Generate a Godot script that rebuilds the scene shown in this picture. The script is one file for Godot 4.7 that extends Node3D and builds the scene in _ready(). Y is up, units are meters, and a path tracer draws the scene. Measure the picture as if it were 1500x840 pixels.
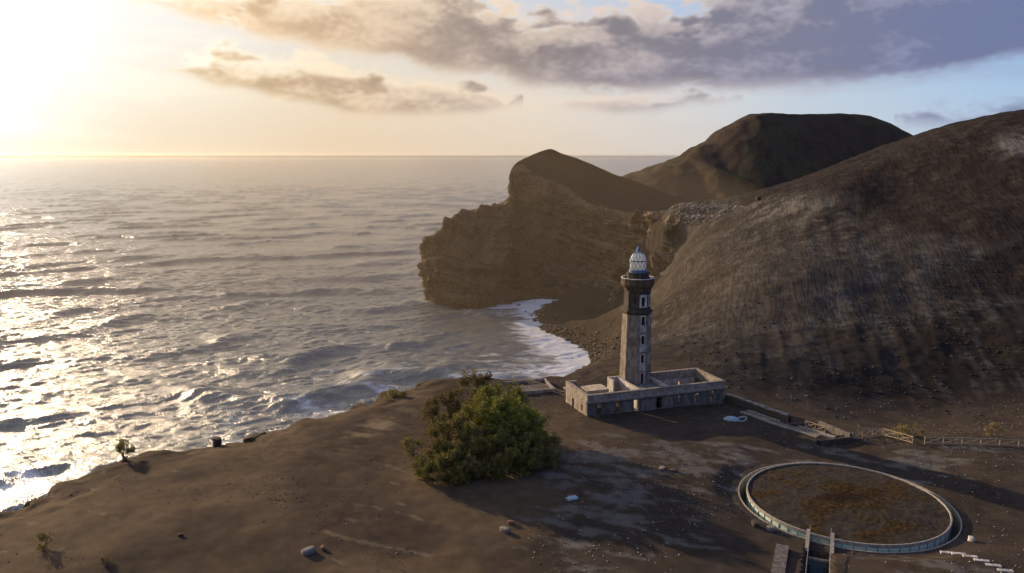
extends Node3D

# A disused lighthouse, half buried in volcanic ash, above a cove; low sun off to the left over the sea.
# World: y up, sea level at y = 0, metres. The view looks along -z from 65 m above the sea.

const SUN_AZIMUTH := 45.0      # degrees left of -z
const SUN_HEIGHT := 13.0
const EYE := Vector3(0, 65, 0)

var used := {}
var fbm_a := FastNoiseLite.new()
var fbm_b := FastNoiseLite.new()
var fine := FastNoiseLite.new()
var ridge := FastNoiseLite.new()
var rng := RandomNumberGenerator.new()
var M := {}

# ---------------------------------------------------------------- naming helpers
func numbered(called: String) -> String:
	if not used.has(called):
		used[called] = 0
		return called
	used[called] += 1
	return "%s_%03d" % [called, used[called]]

func tag(o: Node, label: String, category: String, group := "") -> Node:
	o.set_meta("label", label)
	o.set_meta("category", category)
	if group != "":
		o.set_meta("group", group)
	return o

func thing(called: String, label: String, category: String, at := Vector3.ZERO, turn := 0.0, group := "") -> Node3D:
	var o := Node3D.new()
	o.name = numbered(called)
	add_child(o)
	o.position = at
	o.rotation.y = turn
	tag(o, label, category, group)
	return o

func part(called: String, mesh: Mesh, m: Material, parent: Node, at := Vector3.ZERO) -> MeshInstance3D:
	var o := MeshInstance3D.new()
	o.name = called
	o.mesh = mesh
	o.material_override = m
	o.position = at
	parent.add_child(o, true)
	return o

func single(called: String, mesh: Mesh, m: Material, label: String, category: String, at := Vector3.ZERO, turn := 0.0, group := "") -> MeshInstance3D:
	var o := MeshInstance3D.new()
	o.name = numbered(called)
	o.mesh = mesh
	o.material_override = m
	add_child(o)
	o.position = at
	o.rotation.y = turn
	tag(o, label, category, group)
	return o

func structure(called: String, mesh: Mesh, m: Material) -> MeshInstance3D:
	var o := MeshInstance3D.new()
	o.name = numbered(called)
	o.mesh = mesh
	o.material_override = m
	o.set_meta("kind", "structure")
	add_child(o)
	return o

# ---------------------------------------------------------------- shape helpers
func st_new() -> SurfaceTool:
	var st := SurfaceTool.new()
	st.begin(Mesh.PRIMITIVE_TRIANGLES)
	return st

func tri(st: SurfaceTool, a: Vector3, b: Vector3, c: Vector3, out: Vector3) -> void:
	var n := (b - a).cross(c - a)
	if n.length_squared() < 1e-14:
		return
	n = n.normalized()
	var flip := n.dot(out) > 0.0          # front faces run clockwise
	if n.dot(out) < 0.0:
		n = -n
	st.set_normal(n); st.set_uv(Vector2(a.x + a.z, a.y)); st.add_vertex(a)
	if flip:
		st.set_normal(n); st.set_uv(Vector2(c.x + c.z, c.y)); st.add_vertex(c)
		st.set_normal(n); st.set_uv(Vector2(b.x + b.z, b.y)); st.add_vertex(b)
	else:
		st.set_normal(n); st.set_uv(Vector2(b.x + b.z, b.y)); st.add_vertex(b)
		st.set_normal(n); st.set_uv(Vector2(c.x + c.z, c.y)); st.add_vertex(c)

func quad(st: SurfaceTool, a: Vector3, b: Vector3, c: Vector3, d: Vector3, out: Vector3) -> void:
	tri(st, a, b, c, out)
	tri(st, a, c, d, out)

# a block with chamfered vertical and top edges
func box(st: SurfaceTool, lo: Vector3, hi: Vector3, basis := Basis.IDENTITY, at := Vector3.ZERO) -> void:
	var p: Array[Vector3] = []
	for k in 8:
		p.append(at + basis * Vector3(hi.x if k & 1 else lo.x, hi.y if k & 2 else lo.y, hi.z if k & 4 else lo.z))
	var c := at + basis * ((lo + hi) * 0.5)
	for f in [[0, 1, 3, 2], [4, 5, 7, 6], [0, 1, 5, 4], [2, 3, 7, 6], [0, 2, 6, 4], [1, 3, 7, 5]]:
		var m := (p[f[0]] + p[f[1]] + p[f[2]] + p[f[3]]) * 0.25
		quad(st, p[f[0]], p[f[1]], p[f[2]], p[f[3]], m - c)

# a beam of square or round section between two points
func beam(st: SurfaceTool, a: Vector3, b: Vector3, r: float, sides := 4, r2 := -1.0) -> void:
	if r2 < 0.0:
		r2 = r
	var d := (b - a).normalized()
	var side := d.cross(Vector3.UP)
	if side.length() < 0.05:
		side = d.cross(Vector3.RIGHT)
	side = side.normalized()
	var up := side.cross(d).normalized()
	for k in sides:
		var t0 := TAU * (k + 0.5) / sides
		var t1 := TAU * (k + 1.5) / sides
		var o0 := side * cos(t0) + up * sin(t0)
		var o1 := side * cos(t1) + up * sin(t1)
		quad(st, a + o0 * r, a + o1 * r, b + o1 * r2, b + o0 * r2, o0 + o1)
		tri(st, a, a + o0 * r, a + o1 * r, -d)
		tri(st, b, b + o0 * r2, b + o1 * r2, d)

# a turned or many-sided shape: profile of (radius, height)
func lathe(st: SurfaceTool, profile: Array, sides: int, at := Vector3.ZERO, phase := 0.0, flat := true, closed_top := false) -> void:
	for i in profile.size() - 1:
		var p0: Vector2 = profile[i]
		var p1: Vector2 = profile[i + 1]
		for k in sides:
			var t0 := phase + TAU * k / sides
			var t1 := phase + TAU * (k + 1) / sides
			var e0 := Vector3(cos(t0), 0, sin(t0))
			var e1 := Vector3(cos(t1), 0, sin(t1))
			var along := p1 - p0
			var out := (e0 + e1).normalized() * along.y + Vector3.UP * -along.x
			if out.length() < 1e-6:
				out = Vector3.UP
			quad(st, at + e0 * p0.x + Vector3.UP * p0.y, at + e1 * p0.x + Vector3.UP * p0.y, at + e1 * p1.x + Vector3.UP * p1.y, at + e0 * p1.x + Vector3.UP * p1.y, out)
	if closed_top:
		var p: Vector2 = profile[-1]
		for k in sides:
			var t0 := phase + TAU * k / sides
			var t1 := phase + TAU * (k + 1) / sides
			tri(st, at + Vector3.UP * p.y, at + Vector3(cos(t0), 0, sin(t0)) * p.x + Vector3.UP * p.y, at + Vector3(cos(t1), 0, sin(t1)) * p.x + Vector3.UP * p.y, Vector3.UP)

# a mesh over a grid of points (rows of columns), normals from the neighbours
func sheet(pts: PackedVector3Array, nx: int, ny: int, colors := PackedColorArray(), uv_scale := 0.1, uv2 := PackedVector2Array(), up := true, keep_above := -1e9, grain := PackedFloat32Array()) -> ArrayMesh:
	var normals := PackedVector3Array()
	normals.resize(pts.size())
	var uvs := PackedVector2Array()
	uvs.resize(pts.size())
	var centre := Vector3.ZERO
	for j in ny:
		for i in nx:
			var k := j * nx + i
			var l := k - 1 if i > 0 else k
			var r := k + 1 if i < nx - 1 else k
			var u := k - nx if j > 0 else k
			var d := k + nx if j < ny - 1 else k
			var n := (pts[r] - pts[l]).cross(pts[d] - pts[u])
			n = n.normalized() if n.length_squared() > 1e-12 else Vector3.UP
			if up and n.y < 0.0:
				n = -n
			normals[k] = n
			centre += pts[k]
			uvs[k] = Vector2(pts[k].x, pts[k].z) * uv_scale
	if not up:
		# a closed or standing shape: its faces look away from its middle
		centre /= pts.size()
		var vote := 0.0
		for k in pts.size():
			vote += normals[k].dot((pts[k] - centre).normalized())
		if vote < 0.0:
			for k in pts.size():
				normals[k] = -normals[k]
	if grain.size() == 4:
		for k in pts.size():
			uvs[k] = Vector2(pts[k].x * grain[0] + pts[k].z * grain[1], pts[k].x * grain[2] + pts[k].z * grain[3])
	var idx := PackedInt32Array()
	for j in ny - 1:
		for i in nx - 1:
			var k := j * nx + i
			if pts[k].y < keep_above:
				continue
			var a := k
			var b := k + 1
			var c := k + nx + 1
			var e := k + nx
			var g := (pts[c] - pts[a]).cross(pts[e] - pts[b])
			if g.dot(normals[a] + normals[c]) > 0.0:
				idx.append_array([a, c, b, a, e, c])
			else:
				idx.append_array([a, b, c, a, c, e])
	var arr := []
	arr.resize(Mesh.ARRAY_MAX)
	arr[Mesh.ARRAY_VERTEX] = pts
	arr[Mesh.ARRAY_NORMAL] = normals
	arr[Mesh.ARRAY_TEX_UV] = uvs
	if uv2.size() > 0:
		arr[Mesh.ARRAY_TEX_UV2] = uv2
	if colors.size() > 0:
		arr[Mesh.ARRAY_COLOR] = colors
	arr[Mesh.ARRAY_INDEX] = idx
	var m := ArrayMesh.new()
	m.add_surface_from_arrays(Mesh.PRIMITIVE_TRIANGLES, arr)
	return m

# a rough stone: a ball pushed about by noise
func stone(seed_: int, sx: float, sy: float, sz: float, rings := 8, segs := 12, rough := 0.35) -> ArrayMesh:
	var n := FastNoiseLite.new()
	n.seed = seed_
	n.frequency = 0.9
	n.fractal_octaves = 3
	var pts := PackedVector3Array()
	for j in rings + 1:
		for i in segs + 1:
			var a := TAU * (i % segs) / segs
			var b := PI * j / rings
			var d := Vector3(sin(b) * cos(a), cos(b), sin(b) * sin(a))
			var q := d * (1.0 + rough * n.get_noise_3dv(d * 1.3) * 1.6)
			q = q.clamp(Vector3(-0.78, -0.7, -0.8), Vector3(0.8, 0.62, 0.74))
			pts.append(Vector3(q.x * sx, q.y * sy, q.z * sz))
	return sheet(pts, segs + 1, rings + 1, PackedColorArray(), 1.0, PackedVector2Array(), false)

# ---------------------------------------------------------------- materials
func srgb(r: float, g: float, b: float) -> Color:
	return Color(r, g, b).linear_to_srgb()

func noise_tex(size: int, freq: float, octaves: int, seed_: int, lo: float, hi: float, as_normal := false, bump := 4.0, kind := FastNoiseLite.TYPE_SIMPLEX, tint_lo := Color.WHITE, tint_hi := Color.WHITE, pinch := 0.25) -> ImageTexture:
	var n := FastNoiseLite.new()
	n.noise_type = kind
	n.seed = seed_
	n.frequency = freq
	n.fractal_octaves = octaves
	n.fractal_gain = 0.6
	var im := n.get_seamless_image(size, size, false, false, 0.12)
	if as_normal:
		im.convert(Image.FORMAT_RGBA8)
		im.bump_map_to_normal_map(bump)
		return ImageTexture.create_from_image(im)
	im.convert(Image.FORMAT_L8)
	var src := im.get_data()
	var out := PackedByteArray()
	out.resize(size * size * 3)
	var table := PackedByteArray()
	table.resize(768)
	for v in 256:
		var t := smoothstep(pinch, 1.0 - pinch, v / 255.0)
		var c := (tint_lo * lo).lerp(tint_hi * hi, t)
		table[v * 3] = int(clampf(c.r, 0, 1) * 255)
		table[v * 3 + 1] = int(clampf(c.g, 0, 1) * 255)
		table[v * 3 + 2] = int(clampf(c.b, 0, 1) * 255)
	for k in size * size:
		var v := src[k] * 3
		out[k * 3] = table[v]
		out[k * 3 + 1] = table[v + 1]
		out[k * 3 + 2] = table[v + 2]
	return ImageTexture.create_from_image(Image.create_from_data(size, size, false, Image.FORMAT_RGB8, out))

func mat(c: Color, rough := 0.9) -> StandardMaterial3D:
	var m := StandardMaterial3D.new()
	m.albedo_color = c.linear_to_srgb()
	m.roughness = rough
	m.metallic_specular = 0.3
	return m

func textured(c: Color, rough: float, tex: Texture2D, scale: float, height: Texture2D = null, relief := 1.0) -> StandardMaterial3D:
	var m := mat(c, rough)
	m.albedo_texture = tex
	m.uv1_triplanar = true
	m.uv1_world_triplanar = true
	m.uv1_scale = Vector3.ONE * scale
	if height:
		m.heightmap_enabled = true
		m.heightmap_texture = height
		m.heightmap_scale = relief
	return m

func make_materials() -> void:
	var grain := noise_tex(1024, 0.02, 6, 11, 0.55, 1.0)
	var soft_grain := noise_tex(1024, 0.02, 6, 13, 0.8, 1.0)
	var grain_h := noise_tex(1024, 0.028, 6, 12, 0.0, 1.0)
	var stain := noise_tex(1024, 0.007, 8, 21, 0.78, 1.0, false, 4.0, FastNoiseLite.TYPE_SIMPLEX, Color(0.97, 0.93, 0.89), Color.WHITE, 0.1)
	var streaks := noise_tex(1024, 0.010, 8, 41, 0.76, 1.0, false, 4.0, FastNoiseLite.TYPE_SIMPLEX, Color(0.95, 0.92, 0.9), Color.WHITE, 0.2)
	# ash ground: vertex colours carry the large patches, the texture the grain
	var g := StandardMaterial3D.new()
	g.vertex_color_use_as_albedo = true
	g.albedo_texture = noise_tex(1024, 0.03, 6, 14, 0.66, 1.0)
	g.roughness = 0.95
	g.metallic_specular = 0.12
	g.heightmap_enabled = true
	g.heightmap_texture = grain_h
	g.heightmap_scale = 2.5
	M.ash = g
	var far := g.duplicate()
	far.heightmap_scale = 3.0
	far.albedo_texture = soft_grain
	M.ash_far = far
	var rock := StandardMaterial3D.new()
	rock.vertex_color_use_as_albedo = true
	rock.albedo_texture = grain
	rock.uv1_triplanar = true
	rock.uv1_world_triplanar = true
	rock.uv1_scale = Vector3(0.035, 0.09, 0.035)
	rock.heightmap_enabled = true
	rock.heightmap_texture = grain_h
	rock.heightmap_scale = 70.0
	rock.roughness = 0.95
	rock.metallic_specular = 0.15
	M.cliff = rock
	M.concrete = textured(Color(0.34, 0.30, 0.26), 0.9, stain, 0.16, grain_h, 1.0)
	M.dark_concrete = textured(Color(0.165, 0.152, 0.142), 0.92, stain, 0.2, grain_h, 1.0)
	M.basalt = textured(Color(0.085, 0.07, 0.06), 0.92, stain, 0.3, grain_h, 1.2)
	M.plaster = textured(Color(0.55, 0.52, 0.48), 0.9, stain, 0.22, grain_h, 1.5)
	M.inner = textured(Color(0.60, 0.56, 0.52), 0.9, stain, 0.15, grain_h, 2.0)
	M.white = textured(Color(0.62, 0.6, 0.57), 0.85, stain, 0.33, grain_h, 1.0)
	M.roof = textured(Color(0.20, 0.19, 0.18), 0.8, stain, 0.12, grain_h, 1.0)
	M.cream = textured(Color(0.58, 0.50, 0.38), 0.85, stain, 0.1)
	M.stone = textured(Color(0.13, 0.11, 0.095), 0.95, stain, 0.7, grain_h, 4.0)
	M.pale_stone = textured(Color(0.33, 0.31, 0.29), 0.9, stain, 0.9, grain_h, 3.0)
	M.red_stone = textured(Color(0.30, 0.16, 0.11), 0.9, stain, 0.9, grain_h, 3.0)
	M.beach_stone = mat(Color(0.07, 0.058, 0.047), 0.8)
	M.wood = textured(Color(0.46, 0.36, 0.25), 0.85, stain, 0.8)
	M.kerb = textured(Color(0.36, 0.34, 0.31), 0.8, stain, 0.3, grain_h, 1.0)
	M.blue_paint = textured(Color(0.42, 0.55, 0.68), 0.6, stain, 0.5)
	M.lamp_blue = mat(Color(0.10, 0.16, 0.28), 0.5)
	M.metal = mat(Color(0.20, 0.2, 0.21), 0.5)
	M.metal.metallic = 0.5
	M.dark = mat(Color(0.02, 0.02, 0.02), 0.8)
	var lg := mat(Color(0.78, 0.80, 0.78), 0.35)
	lg.backlight_enabled = true
	lg.backlight = Color(0.9, 0.9, 0.82)
	M.milk_glass = lg
	var gg := mat(Color(0.50, 0.66, 0.58), 0.12)
	gg.metallic_specular = 0.6
	M.green_glass = gg
	var cg := StandardMaterial3D.new()
	cg.transparency = BaseMaterial3D.TRANSPARENCY_ALPHA
	cg.albedo_color = Color(0.55, 0.72, 0.8, 0.22)
	cg.roughness = 0.05
	M.glass = cg
	M.bark = mat(Color(0.09, 0.065, 0.045), 0.95)
	var leaf := StandardMaterial3D.new()
	leaf.vertex_color_use_as_albedo = true
	leaf.albedo_color = Color.WHITE
	leaf.roughness = 0.7
	leaf.metallic_specular = 0.25
	leaf.backlight_enabled = true
	leaf.backlight = Color(0.6, 0.6, 0.4)
	M.leaf = leaf
	var peb := StandardMaterial3D.new()
	peb.vertex_color_use_as_albedo = true
	peb.roughness = 0.95
	peb.metallic_specular = 0.2
	M.pebble = peb
	var fine_ash := g.duplicate()
	fine_ash.heightmap_scale = 8.0
	M.ash_fine = fine_ash
	M.apron = textured(Color(0.11, 0.085, 0.065), 0.95, grain, 0.2, grain_h, 5.0)
	M.tower = textured(Color(0.28, 0.24, 0.20), 0.92, stain, 0.14, grain_h, 1.0)
	M.rust_stone = textured(Color(0.14, 0.10, 0.07), 0.92, stain, 0.3, grain_h, 1.2)
	M.edge_rock = textured(Color(0.13, 0.10, 0.075), 0.95, grain, 0.3, grain_h, 6.0)
	M.worn_render = M.dark_concrete.duplicate()
	M.worn_render.albedo_color = srgb(0.23, 0.215, 0.20)
	for k in ["worn_render", "concrete", "dark_concrete", "plaster", "inner", "tower", "basalt", "rust_stone", "white"]:
		# rain-washed: stains run down the faces
		M[k].albedo_texture = streaks
		M[k].uv1_scale = Vector3(0.13, 0.045, 0.13)

# ---------------------------------------------------------------- sky
const SKY_AZ := [-180.0, -110.0, -70.0, -33.0, -23.0, -12.0, 0.0, 11.0, 23.0, 33.0, 70.0, 110.0, 180.0]
const SKY_EL := [0.0, 4.0, 8.0, 12.0, 35.0, 90.0]
const SKY_RGB := [
	[[150, 165, 195], [190, 190, 195], [235, 222, 200], [255, 246, 222], [242, 224, 196], [231, 210, 182], [224, 208, 188], [214, 205, 196], [198, 204, 212], [182, 200, 221], [150, 172, 205], [140, 160, 196], [150, 165, 195]],
	[[140, 160, 200], [185, 192, 205], [240, 232, 215], [255, 252, 242], [247, 235, 215], [238, 220, 194], [232, 218, 200], [215, 214, 213], [186, 203, 221], [166, 194, 224], [135, 165, 208], [130, 155, 200], [140, 160, 200]],
	[[125, 150, 200], [170, 188, 212], [235, 235, 230], [255, 254, 250], [246, 241, 233], [230, 224, 216], [210, 214, 222], [186, 205, 229], [161, 190, 227], [142, 176, 221], [118, 152, 205], [115, 145, 198], [125, 150, 200]],
	[[110, 140, 198], [165, 182, 208], [228, 228, 226], [250, 249, 246], [244, 242, 238], [224, 223, 222], [200, 208, 221], [168, 190, 222], [142, 174, 219], [124, 160, 213], [105, 140, 200], [100, 132, 194], [110, 140, 198]],
	[[90, 120, 185], [130, 152, 192], [185, 195, 208], [212, 213, 212], [208, 210, 211], [196, 202, 209], [172, 186, 206], [138, 162, 202], [102, 136, 196], [96, 128, 190], [86, 116, 182], [84, 112, 178], [90, 120, 185]],
	[[82, 112, 178], [82, 112, 178], [82, 112, 178], [82, 112, 178], [82, 112, 178], [82, 112, 178], [82, 112, 178], [82, 112, 178], [82, 112, 178], [82, 112, 178], [82, 112, 178], [82, 112, 178], [82, 112, 178]],
]
# clouds as bands: azimuth, lower and upper edge in degrees above the horizon
const CLOUD_MAIN := [[-25.0, 9.2, 10.3], [-20.0, 8.3, 10.6], [-16.0, 7.5, 10.6], [-12.0, 6.9, 10.1], [-8.5, 6.3, 12.2], [-5.0, 5.35, 11.9], [-2.0, 5.25, 10.6], [2.0, 4.45, 9.8], [7.0, 4.05, 10.4], [12.0, 4.25, 10.2], [16.0, 4.35, 13.0], [20.0, 4.45, 14.0], [25.0, 4.55, 14.5], [29.0, 4.85, 14.5], [32.0, 5.55, 14.0], [40.0, 6.05, 15.0], [60.0, 7.15, 14.0], [80.0, 8.65, 12.0]]
const CLOUD_LOW := [[-23.0, 5.0, 5.6], [-19.5, 3.9, 7.0], [-15.0, 3.1, 6.8], [-11.0, 2.4, 6.1], [-7.0, 2.4, 5.8], [-3.0, 2.6, 5.2], [0.8, 3.3, 3.8]]
const CLOUD_TUFT := [[2.5, 3.4, 3.6], [5.0, 3.0, 4.2], [7.5, 2.6, 4.4], [10.0, 2.7, 4.3], [13.0, 3.3, 4.4], [16.0, 3.6, 3.8]]
const CLOUD_EAST := [[25.5, 1.7, 1.9], [28.0, 1.5, 2.9], [32.0, 1.6, 3.4], [38.0, 1.4, 3.3], [44.0, 2.0, 2.4]]
const CORE_AZ := [-35.0, -20.0, -11.0, -3.0, 7.0, 18.0, 30.0, 60.0]
const CORE_RGB := [[236, 212, 172], [217, 184, 143], [204, 176, 148], [178, 161, 150], [150, 143, 150], [128, 129, 150], [108, 117, 153], [98, 108, 150]]
const RIM_RGB := [[255, 250, 240], [253, 240, 215], [250, 228, 198], [244, 222, 196], [228, 210, 196], [196, 188, 192], [160, 166, 192], [145, 154, 190]]

func table1(xs: Array, rows: Array, x: float) -> Vector3:
	var k := 0
	while k < xs.size() - 2 and x > xs[k + 1]:
		k += 1
	var t := clampf((x - xs[k]) / (xs[k + 1] - xs[k]), 0.0, 1.0)
	t = t * t * (3.0 - 2.0 * t) * 0.5 + t * 0.5
	var a: Array = rows[k]
	var b: Array = rows[k + 1]
	return Vector3(lerpf(a[0], b[0], t), lerpf(a[1], b[1], t), lerpf(a[2], b[2], t))

func band(b: Array, az: float, el: float, wob_top: float, wob_low: float, soft: float) -> Vector2:
	# (cover, how near the upper edge), both 0..1
	if az <= b[0][0] or az >= b[-1][0]:
		return Vector2.ZERO
	var k := 0
	while k < b.size() - 2 and az > b[k + 1][0]:
		k += 1
	var t: float = (az - b[k][0]) / (b[k + 1][0] - b[k][0])
	t = t * t * (3.0 - 2.0 * t)
	var lo: float = lerpf(b[k][1], b[k + 1][1], t) + wob_low
	var hi: float = lerpf(b[k][2], b[k + 1][2], t) + wob_top
	var d := minf(el - lo, hi - el)
	var thick := maxf(hi - lo, 0.1)
	return Vector2(smoothstep(-soft * 0.4, soft, d), clampf(1.0 - (hi - el) / (thick * 0.75), 0.0, 1.0))

func lin(v: Vector3) -> Vector3:
	return Vector3(pow(v.x / 255.0, 2.2), pow(v.y / 255.0, 2.2), pow(v.z / 255.0, 2.2))

func sky_at(az: float, el: float) -> Vector3:
	var e := 0
	while e < SKY_EL.size() - 2 and el > SKY_EL[e + 1]:
		e += 1
	var t := clampf((el - SKY_EL[e]) / (SKY_EL[e + 1] - SKY_EL[e]), 0.0, 1.0)
	var c := lin(table1(SKY_AZ, SKY_RGB[e], az).lerp(table1(SKY_AZ, SKY_RGB[e + 1], az), t))
	# the glow round the sun
	var da := (az + SUN_AZIMUTH) * cos(deg_to_rad(el))
	var off := sqrt(da * da + (el - SUN_HEIGHT) * (el - SUN_HEIGHT))
	if el < 60.0:
		c += Vector3(1.0, 0.95, 0.86) * (2.8 * exp(-pow(off / 9.0, 2.0)) + 0.5 * exp(-pow(off / 13.5, 2.0)))
	# clouds
	var big := fbm_a.get_noise_2d(az * 1.2, el * 3.4)
	var mid := fbm_b.get_noise_2d(az * 3.4, el * 8.0)
	var small := fine.get_noise_2d(az * 9.0, el * 18.0)
	var puff := big * 1.1 + absf(mid) * 1.5 + small * 0.35
	var low := big * 0.5 + mid * 0.35 + small * 0.12
	var cover := 0.0
	var up := 0.0
	var weight := 1.0
	var m := band(CLOUD_MAIN, az, el, puff * 1.3 - 0.3, -low * 1.1, 1.5)
	# holes of clear sky in the upper part of the large cloud
	var hole := smoothstep(0.16, 0.6, fbm_a.get_noise_2d(az * 2.0 + 40.0, el * 4.5 + 9.0) + 0.18 * small) * smoothstep(7.2, 9.0, el) * (1.0 - smoothstep(10.0, 17.0, az))
	m.x *= 1.0 - 0.9 * hole
	cover = m.x
	up = m.y
	for b in [CLOUD_LOW, CLOUD_TUFT, CLOUD_EAST]:
		var q := band(b, az, el, puff * 0.8 - 0.2, -low * 0.6, 1.1 if b != CLOUD_EAST else 1.4)
		var x := q.x * (0.85 if b == CLOUD_LOW else 0.72)
		if x > cover:
			cover = x
			up = minf(1.0, q.y + 0.2)
	# loose cloud over the rest of the sky
	if el > 9.5 and el < 75.0:
		var far := 1.0 / maxf(sin(deg_to_rad(el)), 0.1)
		var px := sin(deg_to_rad(az)) * far * 26.0
		var pz := cos(deg_to_rad(az)) * far * 26.0
		var loose := smoothstep(0.02, 0.34, fbm_a.get_noise_2d(px, pz) + 0.3 * fbm_b.get_noise_2d(px * 1.4, pz * 1.4)) * smoothstep(10.0, 14.0, el) * 0.75
		if loose > cover:
			cover = loose
			up = 0.25
	var wisps := smoothstep(0.05, 0.5, fbm_b.get_noise_2d(az * 0.8, el * 6.0)) * 0.22 * smoothstep(0.5, 2.0, el)
	if cover < 0.02 and wisps < 0.02:
		return c
	var azc := clampf(az, -35.0, 60.0)
	var core := lin(table1(CORE_AZ, CORE_RGB, azc))
	var rim := lin(table1(CORE_AZ, RIM_RGB, azc))
	var glow := exp(-pow(off / 17.0, 2.0))
	core += Vector3(1.0, 0.9, 0.72) * glow * 1.2
	rim += Vector3(1.0, 0.93, 0.8) * glow * 1.6
	var lump := smoothstep(-0.55, 0.85, mid * 0.9 + small * 0.3 + 0.8 * (up - 0.5) + 0.35 * big)
	var edge := 1.0 - smoothstep(0.2, 1.0, cover)
	core *= 1.0 + 0.22 * mid + 0.2 * big + 0.08 * small
	var lit := clampf(lump * (0.3 + 0.7 * up) + edge * 0.6, 0.0, 1.0)
	c = c.lerp(rim, wisps * (1.0 - cover))
	return c.lerp(core.lerp(rim, lit), smoothstep(0.0, 0.8, cover))

func make_sky() -> Sky:
	var lw := 640
	var lh := 320
	var low := Image.create_empty(lw, lh, false, Image.FORMAT_RGBF)
	for j in lh:
		var el := 90.0 - (j + 0.5) * 180.0 / lh
		if el < -1.0:
			break
		for i in lw:
			var az := wrapf((i + 0.5) * 360.0 / lw, -180.0, 180.0)      # column 0 lies along -z
			var c := sky_at(az, maxf(el, 0.0))
			low.set_pixel(i, j, Color(c.x, c.y, c.z) * 0.68)
	for j in range(int(lh * 0.5) + 2, lh):
		for i in lw:
			low.set_pixel(i, j, Color(0.20, 0.19, 0.18))
	var w := 4096
	var h := 2048
	low.resize(w, h, Image.INTERPOLATE_BILINEAR)
	for j in range(int(h * (90.0 - 20.0) / 180.0), int(h * 0.5) + 6):
		var el := 90.0 - (j + 0.5) * 180.0 / h
		for i in range(int(-w * 46.0 / 360.0), int(w * 46.0 / 360.0)):
			var c := sky_at((i + 0.5) * 360.0 / w, maxf(el, 0.0))
			low.set_pixel(posmod(i, w), j, Color(c.x, c.y, c.z) * 0.68)
	var sm := PanoramaSkyMaterial.new()
	sm.panorama = ImageTexture.create_from_image(low)
	var s := Sky.new()
	s.sky_material = sm
	return s

# ---------------------------------------------------------------- land heights
# surveyed points: x, height, z
const LEVELS := [
	[-90, 27, -30], [-60, 29, -20], [0, 30, -20], [60, 30, -20], [120, 31, -20], [-62, 27.5, -60], [-52, 28.5, -80], [-43, 29.6, -70], [-20, 30, -65], [0, 30, -62],
	[20, 30.1, -62], [43, 30.3, -62], [80, 31, -60], [130, 33, -60], [-46.5, 29.2, -91], [-37, 29.3, -97], [-24.4, 29.4, -108], [-14.3, 29.8, -121], [-7, 29.8, -124], [2, 29.6, -124],
	[-10, 30, -90], [-25, 30, -85], [0, 30, -100], [10, 30, -101], [20, 30, -98], [30, 30, -104], [34, 29.7, -77], [45, 29.3, -72], [38, 29, -87], [52, 29.2, -76],
	[9, 29.3, -127], [17, 28, -141], [21, 26, -154], [8, 29.4, -112], [30, 29.5, -118], [40, 29.6, -99], [50, 30, -93], [62, 30, -91], [80, 30, -90], [110, 33, -90],
	[54, 26.6, -108], [70, 26.6, -108], [62.4, 27.9, -126], [69.7, 31, -142], [80.1, 36, -165], [91.3, 43.4, -190], [104.8, 51.5, -220], [91.4, 53, -235], [78.1, 27.2, -115], [90.3, 32.7, -135],
	[102.6, 37.7, -155], [114.5, 46.6, -175], [132.3, 61.2, -205], [149.8, 77.4, -235], [148.4, 75.2, -260], [149.9, 71.5, -300], [145.8, 64.4, -340], [124.2, 52.1, -360], [98.7, 43.2, -380], [80.2, 42.2, -370],
	[23.2, 3.5, -290], [33.4, 7.5, -250], [30, 4, -318], [45, 14, -285], [180, 81, -250], [210, 84, -280], [160, 60, -170], [190, 60, -150], [150, 45, -130], [240, 88, -330],
	[200, 75, -380], [160, 55, -420], [230, 70, -440], [27.5, 0.3, -252], [23.6, 0.2, -264], [13, 0.2, -291], [8, 0.2, -328], [16, -2.5, -252], [10, -3, -270], [2, -3, -300],
	[-5, -4, -330], [5, -5, -230], [-20, -6, -280], [14, -4, -215], [-30, -6, -230], [12, 0.5, -350], [111.1, 52.3, -330], [97, 48.8, -328], [128.3, 62.7, -305], [87, 45.2, -335],
	[73.7, 43.2, -340], [60.5, 41.4, -324], [68.6, 41.7, -316], [80.2, 42.6, -308], [89.8, 45.2, -296], [89, 52.2, -264], [61.1, 37.7, -312], [141.5, 65.8, -300], [46, 7, -320], [51, 12, -304],
	[56, 18, -291], [40, 6, -334], [44.8, 27, -216], [37.5, 23.4, -192], [45.8, 30.1, -172], [58.5, 36.7, -190], [56.9, 33.2, -250], [72.5, 40.4, -260], [74.8, 42.4, -235], [30.9, 28.2, -138],
	[41.4, 29.8, -132], [66, 37.5, -286], [67.3, 38.4, -178], [59.2, 32.1, -155], [55.1, 32.8, -216], [37, 8.5, -242], [46, 14.5, -268], [30, 14, -213], [29, 20, -180],
]
const EDGE := [[-100, -20], [-72, -50], [-60, -68], [-54, -78], [-52.5, -80.2], [-50.6, -84.9], [-47.0, -91.0], [-41.7, -93.3], [-37.0, -96.9], [-30.5, -101.9], [-24.4, -107.8], [-18.7, -115.0], [-14.3, -122.4], [-10.2, -126.0], [-6.7, -124.8], [1.1, -124.8], [9.2, -128.1], [16.7, -143.4], [21.5, -155.2], [25, -175], [26, -200], [18, -228], [-80, -235], [-80, -480], [330, -480], [330, 0], [-100, 0]]
const GX0 := -100.0
const GZ0 := -460.0
const GSTEP := 4.0
const GNX := 96
const GNZ := 118
var g_h := PackedFloat32Array()
var g_sd := PackedFloat32Array()

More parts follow.
